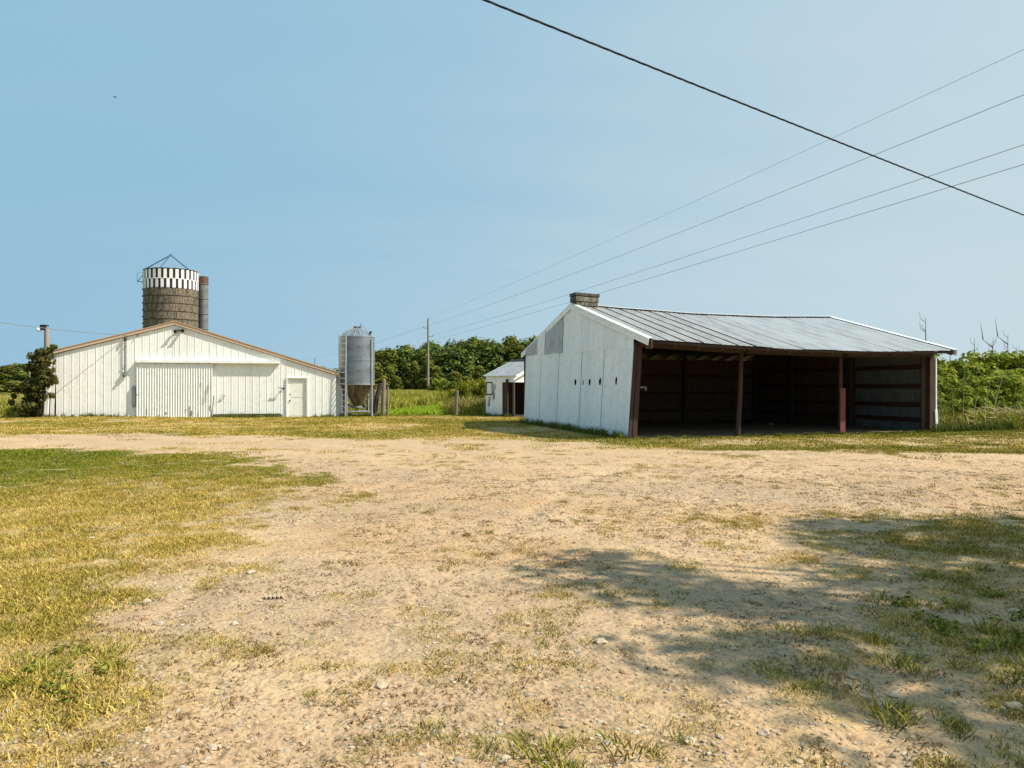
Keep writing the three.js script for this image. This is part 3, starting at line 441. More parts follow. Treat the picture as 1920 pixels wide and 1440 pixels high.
// ---------------------------------------------------------------- galvanised feed bin on legs
{
  const o = thing('feed_bin', 'galvanised feed bin on legs with ladder and cone hopper', 'feed bin', [-8.44, -0.03, -42], 0), r = 0.93;
  const ring = (y0, y1) => { const p = []; for (let k = 0; k <= 40; k++) { const y = lerp(y0, y1, k / 40); p.push(new THREE.Vector2(r + 0.0012 * sin(y / 0.16 * 2 * PI), y)); } return new THREE.LatheGeometry(p, 48); };
  part('lower_ring', ring(1.76, 3.05), M.galv, o); part('upper_ring', ring(3.05, 4.33), M.galv, o);
  part('seam_band', new THREE.CylinderGeometry(r + 0.012, r + 0.012, 0.07, 48, 1, true).translate(0, 3.05, 0), M.galv, o);
  part('eave_band', new THREE.CylinderGeometry(r + 0.02, r + 0.02, 0.05, 48, 1, true).translate(0, 4.33, 0), M.galvDull, o); part('base_band', new THREE.CylinderGeometry(r + 0.02, r + 0.02, 0.07, 48, 1, true).translate(0, 1.76, 0), M.galvDull, o);
  for (let k = 0; k < 16; k++) part('bolt', new THREE.SphereGeometry(0.02, 6, 4).translate(sin(k / 16 * 2 * PI) * (r + 0.015), 3.05, cos(k / 16 * 2 * PI) * (r + 0.015)), M.galv, o);
  const rf = []; for (let k = 0; k < 16; k++) { const a = k / 16 * 2 * PI, b = (k + 1) / 16 * 2 * PI, q = (t, rr, y) => [sin(t) * rr, y, cos(t) * rr]; const A = q(a, r, 4.35), B = q(b, r, 4.35), C = q(b, 0.22, 4.84), D = q(a, 0.22, 4.84); const g = new THREE.BufferGeometry(); g.setAttribute('position', new THREE.Float32BufferAttribute([...A, ...B, ...C, ...A, ...C, ...D], 3)); g.computeVertexNormals(); part('roof_panel', uvm(g), M.galv, o); part('roof_seam', rod(A, D, 0.012), M.galvDull, o); }
  part('lid', mg([new THREE.CylinderGeometry(0.25, 0.25, 0.06, 24).toNonIndexed().translate(0, 4.88, 0), new THREE.CylinderGeometry(0.2, 0.25, 0.05, 24).toNonIndexed().translate(-0.02, 4.93, 0)]), M.galvDull, o);
  part('lid_handle', mg([rod([0.2, 4.85, 0.2], [0.2, 5.06, 0.2], 0.022), rod([0.24, 5.0, 0.2], [r - 0.12, 4.42, 0.25], 0.01)]), M.bluePipe, o);
  part('vent', mg([bx(0.12, 0.12, 0.1, r * 0.84, 4.56, 0.35), rod([r * 0.8, 4.36, 0.35], [r * 0.82, 4.54, 0.35], 0.03)]), M.black, o);
  part('hopper', new THREE.LatheGeometry([[0.23, 0.55], [0.24, 0.6], [r - 0.01, 1.74]].map((p) => new THREE.Vector2(...p)), 40), M.hopper, o);
  part('outlet', mg([new THREE.CylinderGeometry(0.26, 0.26, 0.1, 20).toNonIndexed().translate(0, 0.53, 0), bx(0.7, 0.06, 0.2, 0.1, 0.46, 0)]), M.galvDull, o);
  for (const a of [-0.44, 1.1, 2.7, 4.25]) { const x = sin(a) * (r + 0.04), z = cos(a) * (r + 0.04); part('leg', mg([bx(0.1, 1.95, 0.08, x, 0.8, z, 0, a, 0), bx(0.09, 2.4, 0.04, x, 3.0, z, 0, a, 0)]), M.galvDull, o); }
  const lg = [-0.44, 1.1, 2.7, 4.25].map((a) => [sin(a) * (r + 0.04), cos(a) * (r + 0.04)]);
  for (let k = 0; k < 4; k++) { const [a, b] = [lg[k], lg[(k + 1) % 4]]; part('cross_brace', rod([a[0], 0.28, a[1]], [b[0], 0.28, b[1]], 0.03), M.galvDull, o); part('hopper_brace', beam([a[0], 1.25, a[1]], [a[0] * 0.42, 0.66, a[1] * 0.42], 0.05, 0.03), M.galvDull, o); }
  // ladder at the left front
  const A = [-0.83, 0.72], B = [-0.38, 1.04];
  for (const [x, z] of [A, B]) part('ladder_rail', beam([x + (x < -0.6 ? 0.06 : -0.02), -0.02, z + 0.14], [x, 4.4, z + 0.06], 0.055, 0.04), M.galvBare, o);
  for (let k = 0; k < 14; k++) { const y = 0.25 + k * 0.305; part('ladder_rung', rod([A[0] + 0.03, y, A[1] + 0.09], [B[0], y, B[1] + 0.1], 0.026), M.galvBare, o); }
  for (const [x, z] of [A, B]) part('ladder_rail', rod([x, 4.4, z + 0.04], [x * 0.3, 4.92, z * 0.3], 0.018), M.galvDull, o);
  for (let k = 0; k < 3; k++) part('ladder_rung', rod([A[0] * (0.85 - k * 0.2), 4.48 + k * 0.13, A[1] * (0.85 - k * 0.2)], [B[0] * (0.85 - k * 0.2), 4.48 + k * 0.13, B[1] * (0.85 - k * 0.2)], 0.016), M.galvDull, o);
  part('unloader_tube', rod([-1.5, 1.25, 0.5], [-0.2, 0.5, 0.1], 0.055), M.galvDark, o);
  part('footing', mg([bx(2.0, 0.2, 1.4, 0.1, 0.0, -0.3)]), M.concrete, o);
}
// pipe gate, corral posts and boards behind the bin
{
  const g1 = thing('pipe_gate', 'grey steel pipe gate behind the feed bin', 'gate', [-9.35, -0.05, -43.5], R(6));
  for (let k = 0; k < 6; k++) part('rail', rod([0, 0.28 + k * 0.21, 0], [2.0, 0.28 + k * 0.21, 0], 0.024), M.galvDull, g1);
  for (const x of [0, 0.95, 2.0]) part('upright', rod([x, 0.15, 0], [x, 1.4, 0], 0.028), M.galvDull, g1);
  part('hinge_post', rod([-0.12, -0.2, 0], [-0.12, 1.7, 0], 0.07, 0.06, 9), M.darkWood, g1);
  const post = (label, x, d, h, r, mat, tilt = 0) => { const o = thing('fence_post', label, 'post', [x, 0, -d], 0.4); part('post_shaft', mg([rod([0, -0.3, 0], [tilt * 0.5, h * 0.55, 0], r, r * 0.93, 9), rod([tilt * 0.5, h * 0.55, 0], [tilt, h, 0], r * 0.93, r * 0.86, 9)]), mat, o); part('post_top', rod([tilt, h - 0.02, 0], [tilt, h + 0.04, 0], r * 0.86, r * 0.5, 9), mat, o); return o; };
  post('thick weathered log post right of the feed bin', -7.25, 43.2, 2.0, 0.135, M.greyWood, 0.06);
  post('dark slanted log propped against the weathered post', -7.85, 43.5, 1.75, 0.15, M.darkWood, 0.42);
  post('slim grey stake right of the thick log post', -7.02, 43.4, 1.55, 0.07, M.greyWood, 0.02);
  post('thick dark post behind the feed bin legs', -8.0, 44.2, 1.5, 0.14, M.darkWood, 0);
  post('short grey fence post at edge of the meadow', -3.2, 43.9, 1.35, 0.1, M.greyWood, 0.08);
  const rl = thing('corral_board', 'dark board sloping from the barn annex to the ground', 'board', [-9.2, 0, -42.6], 0); part('plank', beam([-0.1, 1.45, 0], [1.2, 0.35, 0], 0.12, 0.05), M.darkWood, rl);
}

// ---------------------------------------------------------------- poles and wires
function sagWire(name, a, b, s, r, mat, label, group) { const p = []; for (let k = 0; k <= 24; k++) { const f = k / 24; p.push([lerp(a[0], b[0], f), lerp(a[1], b[1], f) - 4 * s * f * (1 - f), lerp(a[2], b[2], f)]); } return tag(part(name, tube(p, r, 60, 5), mat), label, 'wire', group); }
{
  const pole = (name, label, x, d, h, r, mat, arms = []) => { const o = thing(name, label, 'pole', [x, 0, -d]); part('pole_shaft', rod([0, -0.5, 0], [0, h, 0], r, r * 0.66, 12), mat, o); for (const [y, dx, dz] of arms) { part('bracket', rod([0, y, 0], [dx, y + 0.02, dz], 0.035), M.galvDark, o); part('insulator', rod([dx, y, dz], [dx, y + 0.2, dz], 0.06, 0.04, 9), M.galvDark, o); } part('pole_cap', rod([0, h, 0], [0, h + 0.05, 0], r * 0.68, r * 0.4, 12), M.galvDark, o); return o; };
  const arms2 = [[10.0, 0.1, 0], [8.7, -0.33, 0], [7.68, 0.36, 0], [6.95, -0.36, 0]], arms = [[10.35, 0.1, 0], [9.2, -0.55, 0.1], [8.1, 0.6, 0.1], [7.1, -0.6, 0.1]];
  pole('utility_pole', 'tall utility pole standing in the meadow before the woods', -10.9, 100, 10.4, 0.17, M.poleWood, arms);
  const x2 = 17, d2 = 5;
  pole('utility_pole', 'tall utility pole right of the yard outside the view', x2, d2, 10.2, 0.17, M.poleWood, arms2);
  const ends = [10.0, 8.87, 7.98, 7.05], lab = ['topmost of the four thin power lines, faintest', 'second thin power line from the top', 'third thin power line from the top', 'lowest of the four thin power lines'];
  arms.forEach(([y, dx], k) => sagWire('power_line', [-10.9 + dx, y + 0.2, -100], [x2 + dx * 0.6, ends[k] + [0.2, 0.05, -0.1, 0.1][k], -d2], [0.35, 0.45, 0.3, 0.25][k], k ? 0.009 : 0.006, M.wire, lab[k], 'power lines crossing the sky'));
  // and on to the left, beyond the bin
  sagWire('power_line', [-11.45, 9.4, -100], [-60, 9.0, -215], 0.8, 0.012, M.wire, 'faint power line running left from the meadow pole');
  // dark twisted service cable over the yard: two strands round a third
  const A = new THREE.Vector3(-13.7, 7.02, 0.3), B = new THREE.Vector3(19.8, 4.62, -22.3), strands = [];
  for (const ph of [0, 2.1, 4.2]) { const p = [], n = 620; for (let k = 0; k <= n; k++) { const f = k / n, q = A.clone().lerp(B, f), t = f * 33.5 / 0.55 * 2 * PI + ph; q.y -= 4 * 0.12 * f * (1 - f) - 0.0065 * sin(t) - 0.05; q.x += 0.0065 * cos(t) * 0.56; q.z += 0.0065 * cos(t) * 0.83; p.push(q); } strands.push(new THREE.TubeGeometry(new THREE.CatmullRomCurve3(p), n, 0.0085, 5)); }
  tag(part('service_cable', mergeGeometries(strands), M.cable), 'thick black twisted service cable slanting across the sky', 'cable');
  pole('utility_pole', 'service pole behind the camera at the left', A.x, -0.3, 7.0, 0.15, M.poleWood);
  pole('utility_pole', 'short service pole right of the machine shed', B.x, 22.3, 4.6, 0.12, M.poleWood);
  const w0 = fromBarn(3.5, 4.15, 0.1);
  pole('utility_pole', 'yard pole left of the barn outside the view', -26, 27, 5.4, 0.13, M.poleWood);
  sagWire('barn_wire', [-26, 5.35, -27], w0.toArray(), 0.3, 0.014, M.galvDark, 'grey wire drooping from the left to the barn front');
  const yl = pole('yard_light', 'wooden pole with hooded yard light rising behind the vine', -26.6, 44, 5.0, 0.2, M.poleWood);
  yl.userData.category = 'lamp post'; part('lamp_hood', mg([bx(0.34, 0.14, 0.3, -0.12, 5.06, 0.04), bx(0.2, 0.2, 0.24, -0.14, 4.92, 0.06)]), M.black, yl); part('lamp_globe', new THREE.SphereGeometry(0.13, 14, 10).translate(-0.4, 4.86, 0.1), std([0.85, 0.86, 0.86], { roughness: 0.15 }), yl);
  const far1 = thing('far_pole', 'tiny distant pole above the barn right roof edge', 'pole', [-64, 0, -250]); part('pole_shaft', rod([0, 0, 0], [0, 11.0, 0], 0.25, 0.18), M.poleWood, far1);
  const far2 = thing('far_pole', 'tiny distant pole left of the vine', 'pole', [-94, 0, -150]); part('pole_shaft', rod([0, 0, 0], [0, 7.6, 0], 0.14, 0.1), M.poleWood, far2);
  const bd = thing('bird', 'tiny dark bird high in the left sky', 'bird', [-31, 24.2, -60]); const body = new THREE.LatheGeometry([[0, -0.12], [0.03, -0.1], [0.05, -0.02], [0.045, 0.05], [0.03, 0.1], [0, 0.13]].map((p) => new THREE.Vector2(...p)), 10).rotateX(PI / 2); const wing = (s) => { const g = new THREE.BufferGeometry(); g.setAttribute('position', new THREE.Float32BufferAttribute([0, 0.02, 0.05, 0, 0.02, -0.06, s * 0.1, 0.06, -0.05, 0, 0.02, 0.05, s * 0.1, 0.06, -0.05, s * 0.12, 0.06, 0.0, s * 0.12, 0.06, 0.0, s * 0.1, 0.06, -0.05, s * 0.22, 0.03, -0.08], 3)); g.computeVertexNormals(); return g; };
  part('bird_body', body, M.black, bd); part('wing', wing(1), M.black, bd); part('wing', wing(-1), M.black, bd);
}

// ---------------------------------------------------------------- foliage
function leafCloud(rnd, clumps, perClump, size, cols, { spread = 1, flat = 0.25 } = {}) {   // clumps: [x, y, z, r, tone]
  const N = clumps.length * perClump, pos = new Float32Array(N * 12), col = new Float32Array(N * 12), idx = new Uint32Array(N * 6), a = new THREE.Vector3(), b = new THREE.Vector3(), n = new THREE.Vector3();
  let i = 0;
  for (const [x, y, z, r, tone] of clumps) for (let k = 0; k < perClump; k++, i++) {
    const t = rnd() * 2 * PI, c = 2 * rnd() - 1, q = r * spread * Math.cbrt(0.12 + 0.88 * rnd()), s1 = sqrt(1 - c * c), px = x + q * s1 * cos(t), py = y + q * c * 0.85, pz = z + q * s1 * sin(t);
    n.set(s1 * cos(t) + rnd() - 0.5, c * 0.8 + flat + rnd() - 0.5, s1 * sin(t) + rnd() - 0.5).normalize();
    a.set(rnd() - 0.5, rnd() - 0.5, rnd() - 0.5).cross(n).normalize(); b.crossVectors(n, a);
    const w = size * (0.55 + 0.75 * rnd()), h = w * (1.1 + 0.5 * rnd()), f = clamp(tone + 0.5 * (rnd() - 0.5), 0, 1), cl = mix3(cols[0], cols[1], f), br = 0.6 + 0.8 * rnd(), bend = 0.25 * w;
    [[-0.5, 0], [0, -0.55], [0.5, 0], [0, 0.55]].forEach(([u, v], m) => { const o = (i * 4 + m) * 3, e = m % 2 ? 0 : bend; pos[o] = px + a.x * u * w + b.x * v * h - n.x * e; pos[o + 1] = py + a.y * u * w + b.y * v * h - n.y * e; pos[o + 2] = pz + a.z * u * w + b.z * v * h - n.z * e; col[o] = cl[0] * br; col[o + 1] = cl[1] * br; col[o + 2] = cl[2] * br; });
    idx.set([i * 4, i * 4 + 1, i * 4 + 3, i * 4 + 1, i * 4 + 2, i * 4 + 3], i * 6);
  }
  const g = new THREE.BufferGeometry(); g.setAttribute('position', new THREE.BufferAttribute(pos, 3)); g.setAttribute('color', new THREE.BufferAttribute(col, 3)); g.setIndex(new THREE.BufferAttribute(idx, 1)); g.computeVertexNormals(); return g;
}
const WOOD = [[0.04, 0.06, 0.009], [0.18, 0.19, 0.02]], SHRUB = [[0.07, 0.11, 0.01], [0.28, 0.3, 0.024]], VINE = [[0.02, 0.028, 0.008], [0.12, 0.115, 0.025]];
function crownClumps(rnd, h, w, low, n, pow = 1) {
  const c = []; for (let k = 0; k < n; k++) { const f = k / (n - 1), y = lerp(low, h, f), env = w * sqrt(max(0.02, sin(PI * clamp((f * 0.88 + 0.16), 0, 1)))) ** pow, t = k * 2.4 + rnd(), q = env * (0.35 + 0.65 * rnd()); c.push([q * cos(t), y + 0.5 * (rnd() - 0.5), q * sin(t), w * (0.2 + 0.2 * rnd()), rnd()]); } return c;
}
function woodTree(seed, h, w, low, n, per, size, cols, pow) {
  const rnd = rng(seed), cl = crownClumps(rnd, h - w * 0.3, w, low, n, pow), limbs = [rod([0, -0.3, 0], [0.1, h * 0.5, 0.05], 0.16, 0.11), rod([0.1, h * 0.5, 0.05], [0, h * 0.85, 0], 0.11, 0.04)];
  for (let k = 0; k < 7; k++) { const c = cl[floor(rnd() * n)]; limbs.push(rod([0.08, c[1] * 0.6, 0.03], c.slice(0, 3), 0.05, 0.02, 5)); }
  return { crown: leafCloud(rnd, cl, per, size, cols, { spread: 1.45 }), trunk: mg(limbs) };
}
const ONES = ['', 'first', 'second', 'third', 'fourth', 'fifth', 'sixth', 'seventh', 'eighth', 'ninth', 'tenth', 'eleventh', 'twelfth', 'thirteenth', 'fourteenth', 'fifteenth', 'sixteenth', 'seventeenth', 'eighteenth', 'nineteenth'], ordinal = (n) => (n < 20 ? ONES[n] : n % 10 ? ['twenty', 'thirty'][floor(n / 10) - 2] + ' ' + ONES[n % 10] : ['twentieth', 'thirtieth'][n / 10 - 2]);
function plantTree(kind, name, label, cat, group, x, d, sx, sy, turn) { const o = thing(name, label, cat, [x, gh(x, d) - 0.05, -d], turn, group); o.scale.set(sx, sy, sx); part('trunk', kind.trunk, M.bark, o); part('crown', kind.crown, M.leaf, o); return o; }
{
  const kinds = [woodTree(101, 9, 2.6, 1.2, 60, 70, 0.36, WOOD), woodTree(102, 9, 2.2, 0.8, 56, 70, 0.34, [[0.05, 0.065, 0.008], [0.2, 0.19, 0.018]]), woodTree(103, 9, 3.0, 1.8, 64, 70, 0.38, [[0.04, 0.07, 0.014], [0.15, 0.2, 0.03]]), woodTree(104, 9, 1.9, 0.5, 50, 60, 0.36, [[0.055, 0.075, 0.01], [0.2, 0.2, 0.025]], 1.6)];
  const rnd = rng(33);
  // woodlot across the meadow, taller to the right
  for (let row = 0; row < 3; row++) for (let k = 0; k < 19; k++) {
    const t = (k + 0.5 * (row % 2) + 0.5 * (rnd() - 0.5)) / 18.5, x = lerp(-25, 9, t), d = 124 + row * 5 + 3 * rnd() - 7 * t, hh = lerp(7.6, 10.1, t) * (0.88 + 0.22 * rnd()) - (row === 0 ? 0.7 : 0);
    plantTree(kinds[floor(rnd() * 3)], 'woodlot_tree', `leafy tree, ${ordinal(k + 1)} from the left in the ${['front', 'middle', 'rear'][row]} row of the woodlot`, 'tree', 'trees of the woodlot', x, d, 0.95 + 0.25 * rnd(), hh / 9, rnd() * 6);
  }
  for (let k = 0; k < 15; k++) { const x = lerp(-23.5, 6, (k + 0.6 * rnd()) / 15), d = 117 + 3 * rnd() - 5 * k / 15; plantTree(kinds[3], 'woodlot_sapling', `lighter young tree, ${ordinal(k + 1)} from the left along the woodlot edge`, 'tree', 'young trees before the woodlot', x, d, 0.6 + 0.4 * rnd(), (2.6 + 3.2 * rnd()) / 9, rnd() * 6); }
  // far woods to the left, mostly hidden by the barn
  for (let k = 0; k < 34; k++) { const f = k / 33, d = 165 + 25 * rnd() + 30 * f, x = lerp(-0.72, -0.2, f) * d; plantTree(kinds[floor(rnd() * 3)], 'distant_tree', `distant tree, ${ordinal(k + 1)} from the left in the far woods behind the barn`, 'tree', 'far woods behind the barn', x, d, 1.5 + 0.5 * rnd(), (6.2 + 1.4 * rnd() - 0.4 * f) / 9, rnd() * 6); }
  for (let k = 0; k < 7; k++) { const d = 70 + 12 * rnd(), x = lerp(-0.74, -0.6, k / 6) * d; plantTree(kinds[3], 'field_bush', `green bush, ${ordinal(k + 1)} from the left in the field left of the barn`, 'bush', 'bushes left of the barn', x, d, 0.9, (1.6 + 0.7 * rnd()) / 9, rnd() * 6); }
  // thicket right of the machine shed
  const bush = [0, 1, 2, 3].map((k) => { const r2 = rng(120 + k), cl = []; for (let q = 0; q < 34; q++) { const t = r2() * 2 * PI, f = r2(), s = sqrt(r2()); cl.push([s * 1.15 * cos(t) * (1 - 0.5 * f), 0.15 + 1.75 * f, s * 1.15 * sin(t) * (1 - 0.5 * f), 0.26 + 0.2 * r2(), r2()]); } const st = []; for (let q = 0; q < 9; q++) { const c = cl[floor(r2() * 34)]; st.push(rod([c[0] * 0.2, -0.1, c[2] * 0.2], c.slice(0, 3), 0.025, 0.01, 5)); } return { crown: leafCloud(r2, cl, 85, 0.12, k === 3 ? [[0.12, 0.14, 0.012], [0.34, 0.31, 0.03]] : SHRUB), trunk: mg(st) }; });
  const rows = [[30.5, 0.9, 11, 0.5], [33, 1.25, 12, 0.5], [37, 1.7, 12, 0.5], [42, 2.1, 12, 0.5], [48, 2.6, 12, 0.49], [55, 3.1, 12, 0.49], [63, 3.6, 13, 0.48]];
  rows.forEach(([d0, h, n, k0], ri) => { for (let k = 0; k < n; k++) { const d = d0 + 2.2 * rnd(), kk = lerp(k0 + 0.06 * (ri === 0 ? 1 : 0), 0.76, (k + 0.7 * rnd()) / n), x = kk * d, s = h / 1.9 * (0.75 + 0.5 * rnd()); plantTree(bush[ri < 4 ? floor(rnd() * 4) : floor(rnd() * 3)], 'thicket_bush', `${ri < 3 ? 'low bright' : 'tall'} green bush, ${ordinal(k + 1)} from the left in the thicket's ${ordinal(ri + 1)} row`, 'bush', ri < 3 ? 'near bushes of the thicket' : 'deep bushes of the thicket', x, d, s * 1.05, s, rnd() * 6); } });
  // scrub between the meadow and the small shed
  for (let k = 0; k < 9; k++) { const d = 46 + 7 * rnd(), x = lerp(-0.07, -0.018, (k + rnd()) / 9) * d; plantTree(bush[3], 'scrub_bush', `yellow green scrub bush, ${ordinal(k + 1)} from the left beside the small shed`, 'bush', 'scrub beside the small shed', x, d, 0.6 + 0.35 * rnd(), 0.7 + 0.35 * rnd(), rnd() * 6); }
  for (let k = 0; k < 7; k++) { const d = 80 + 14 * rnd(), x = lerp(-0.1, 0.01, (k + rnd()) / 7) * d; plantTree(bush[k % 3], 'meadow_bush', `small round bush, ${ordinal(k + 1)} from the left before the woodlot`, 'bush', 'bushes at the meadow edge', x, d, 0.9 + 0.5 * rnd(), 0.8 + 0.5 * rnd(), rnd() * 6); }
  // dead trees above the thicket
  const dead = (x, d, h, fork, label, seed) => { const r3 = rng(seed), o = thing('dead_tree', label, 'dead tree', [x, 0, -d]); let p = [0, -0.3, 0]; const seg = [], pts = []; for (let k = 1; k <= 5; k++) { const q = [0.12 * h * 0.2 * (r3() - 0.5), h * k / 5, 0.1 * (r3() - 0.5)]; const r0 = 0.13 * (1 - (k - 1) / 5.6), r1 = 0.13 * (1 - k / 5.6); seg.push(rod(p, q, r0, r1, 6)); pts.push(q); p = q; } part('trunk', mg(seg), M.deadWood, o);
    for (let k = 0; k < (fork ? 9 : 6); k++) { const f = 0.45 + 0.5 * r3(), y = h * f, s = r3() < 0.5 ? -1 : 1, l = h * (fork && k === 0 ? 0.35 : 0.05 + 0.09 * r3()), b = pts[min(4, floor(f * 5))], m = [b[0] + s * l * 0.45, y + l * 0.35, 0.1 * (r3() - 0.5)]; part('branch', mg([rod([b[0] * 0.6, y, 0], m, fork && k === 0 ? 0.08 : 0.03, 0.02, 5), rod(m, [m[0] + s * l * 0.12, y + l * (0.9 + 0.3 * r3()), 0], fork && k === 0 ? 0.06 : 0.02, 0.008, 5)]), M.deadWood, o); } return o; };
  dead(37.6, 70, 7.9, false, 'bare dead tree rising just above the shed roof end', 1);
  dead(56.7, 88, 7.6, true, 'large forked dead tree at the right edge', 2);
  dead(50.5, 84, 6.9, false, 'slim dead tree left of the forked dead tree', 3); dead(52.5, 84, 7.0, true, 'branching dead tree between two slim dead trunks', 4); dead(47.8, 84, 6.0, false, 'short pale dead trunk above the thicket', 5); dead(55.2, 92, 6.2, false, 'small dead tree beside the forked one', 6); dead(59, 90, 6.3, true, 'dead tree right of the large forked one', 7); dead(46, 88, 5.8, false, 'faint dead sapling near the shed eave', 8);
  // vine covered bush by the barn's left corner
  const vr = rng(71), vc = []; for (let k = 0; k < 62; k++) { const f = vr(), up = f > 0.42, y = 0.15 + 3.15 * f, w = up ? 0.48 : 0.3; vc.push([(vr() - 0.5) * 2 * w + (up ? 0.12 : -0.12 - 0.35 * (0.42 - f)), y, (vr() - 0.5) * 0.8, 0.16 + 0.14 * vr(), vr()]); } for (const q of [[0.98, 2.0], [0.9, 1.15], [0.8, 3.3], [0.95, 3.45], [1.05, 1.8], [-0.95, 1.1], [-1.05, 0.8], [-0.8, 1.4], [-0.9, 0.5]]) vc.push([q[0], q[1], 0.2, 0.14, vr()]);
  const vb = thing('vine_bush', 'dark leafy vine climbing beside the barn left corner', 'vine', [-22.82, 0.05, -36.9]); part('foliage', leafCloud(vr, vc, 48, 0.13, VINE, { spread: 1.15 }), M.leaf, vb); for (const [x, l] of [[-0.6, 1.2], [-0.35, 2.6], [0.1, 2.9], [0.3, 2.2], [-0.8, 0.9]]) part('stem', mg([rod([x, -0.2, 0], [x + 0.1, l * 0.5, 0.05], 0.05, 0.04, 6), rod([x + 0.1, l * 0.5, 0.05], [x * 0.6, l, 0], 0.04, 0.02, 6)]), M.darkWood, vb);
}
// the maple right of the yard, outside the view, whose crown shades the foreground
{
  const rnd = rng(77), poly = [[0.05, 7.0], [0.4, 7.35], [1.0, 7.15], [1.62, 6.9], [2.1, 6.45], [2.5, 6.6], [3.0, 7.2], [3.3, 7.9], [3.4, 8.9], [4.2, 9.4], [4.9, 8.9], [6.3, 9.4], [8.6, 9.6], [9.6, 7.2], [9, 4.2], [6.5, 1.4], [3.6, 1.2], [1.75, 3.2], [1.65, 3.85], [1.25, 4.15], [0.55, 4.25], [0.3, 4.5], [0.75, 4.75], [1.15, 4.85], [0.8, 5.05], [0.55, 5.4], [0.3, 6.3]];
  const inside = (x, y) => { let c = false; for (let i = 0, j = poly.length - 1; i < poly.length; j = i++) { const [a, b] = poly[i], [e, f] = poly[j]; if ((b > y) !== (f > y) && x < ((e - a) * (y - b)) / (f - b) + a) c = !c; } return c; };
  const o = thing('maple_tree', 'broad maple right of the yard, outside the view', 'tree', [10.6, 0, -4.9]), cl = [], kx = sunDir.x / sunDir.y, kd = -sunDir.z / sunDir.y;
  while (cl.length < 470) {                                              // boughs spread where their shadows reach the yard
    const x = lerp(-0.6, 9.8, rnd()), d = lerp(1, 9.8, rnd()); if (!inside(x, d)) continue; if (fbm(x * 1.3, d * 1.3, 119, 3) > 0.65 && rnd() < 0.9) continue;
    const e = clamp((x + 0.4) / 9, 0, 1), h = 4.6 + 1.6 * rnd() + 3.2 * sin(PI * e) * rnd(), X = x + kx * h, D = d + kd * h; if (D > 0 && X / D < 0.8 && (h - 1.6) / D < 0.66) continue; cl.push([x + kx * h - 10.6, h, -(d + kd * h) + 4.9, 0.3 + 0.16 * rnd(), rnd()]);
  }
  part('crown', leafCloud(rnd, cl, 44, 0.12, WOOD, { flat: 0.9, spread: 1.25 }), M.leaf, o);
  part('trunk', mg([rod([0, -0.3, 0], [0.05, 2.2, 0], 0.34, 0.27, 12), rod([0.05, 2.2, 0], [-0.1, 5, 0.1], 0.27, 0.16, 10), rod([-0.1, 5, 0.1], [0, 8.2, 0], 0.16, 0.05, 8)]), M.bark, o);
  for (let k = 0; k < 46; k++) { const c = cl[floor(rnd() * cl.length)], y0 = 2.4 + 0.45 * (c[1] - 2.4); part('limb', mg([rod([-0.03, y0, 0.03], [c[0] * 0.5, lerp(y0, c[1], 0.62), c[2] * 0.5], 0.055, 0.035, 6), rod([c[0] * 0.5, lerp(y0, c[1], 0.62), c[2] * 0.5], c.slice(0, 3), 0.035, 0.012, 6)]), M.bark, o); }
}

// ---------------------------------------------------------------- grass, weeds, straw and stones
function tuft(seed, n, rad, h0, h1, w, cols, lean = 0.5) {
  const rnd = rng(seed), pos = [], col = [];
  for (let k = 0; k < n; k++) {
    const t = rnd() * 2 * PI, q = rad * sqrt(rnd()), x = q * cos(t), z = q * sin(t), h = lerp(h0, h1, rnd()), a = rnd() * 2 * PI, l = h * lean * (0.3 + rnd()), dx = l * cos(a), dz = l * sin(a), b = rnd() * PI, wx = w * cos(b) * (0.6 + 0.6 * rnd()), wz = w * sin(b), c = mix3(cols[0], cols[1], rnd()), s = 0.75 + 0.5 * rnd();
    const P = [[x - wx, -0.005, z - wz], [x + wx, -0.005, z + wz], [x + dx * 0.35 + wx * 0.8, h * 0.6, z + dz * 0.35 + wz * 0.8], [x + dx * 0.35 - wx * 0.8, h * 0.6, z + dz * 0.35 - wz * 0.8], [x + dx, h, z + dz]];
    for (const m of [0, 1, 2, 0, 2, 3, 3, 2, 4]) { pos.push(...P[m]); col.push(c[0] * s, c[1] * s, c[2] * s); }
  }
  const g = new THREE.BufferGeometry(); g.setAttribute('position', new THREE.Float32BufferAttribute(pos, 3)); g.setAttribute('color', new THREE.Float32BufferAttribute(col, 3)); g.computeVertexNormals(); return g;
}
const dm = new THREE.Object3D();
function scatter(name, label, category, geo, mat, list) {              // list: [x, y, d, scale, turn, tint, scaleY?]
  const m = new THREE.InstancedMesh(geo, mat, list.length); m.name = numbered(name); m.castShadow = m.receiveShadow = true;
  list.forEach(([x, y, d, s, t, c, sy], i) => { dm.position.set(x, y, -d); dm.rotation.set(0, t, 0); dm.scale.set(s, sy ?? s, s); dm.updateMatrix(); m.setMatrixAt(i, dm.matrix); m.setColorAt(i, rgb(...c)); });
  scene.add(m); return tag(m, label, category, null, 'stuff');
}
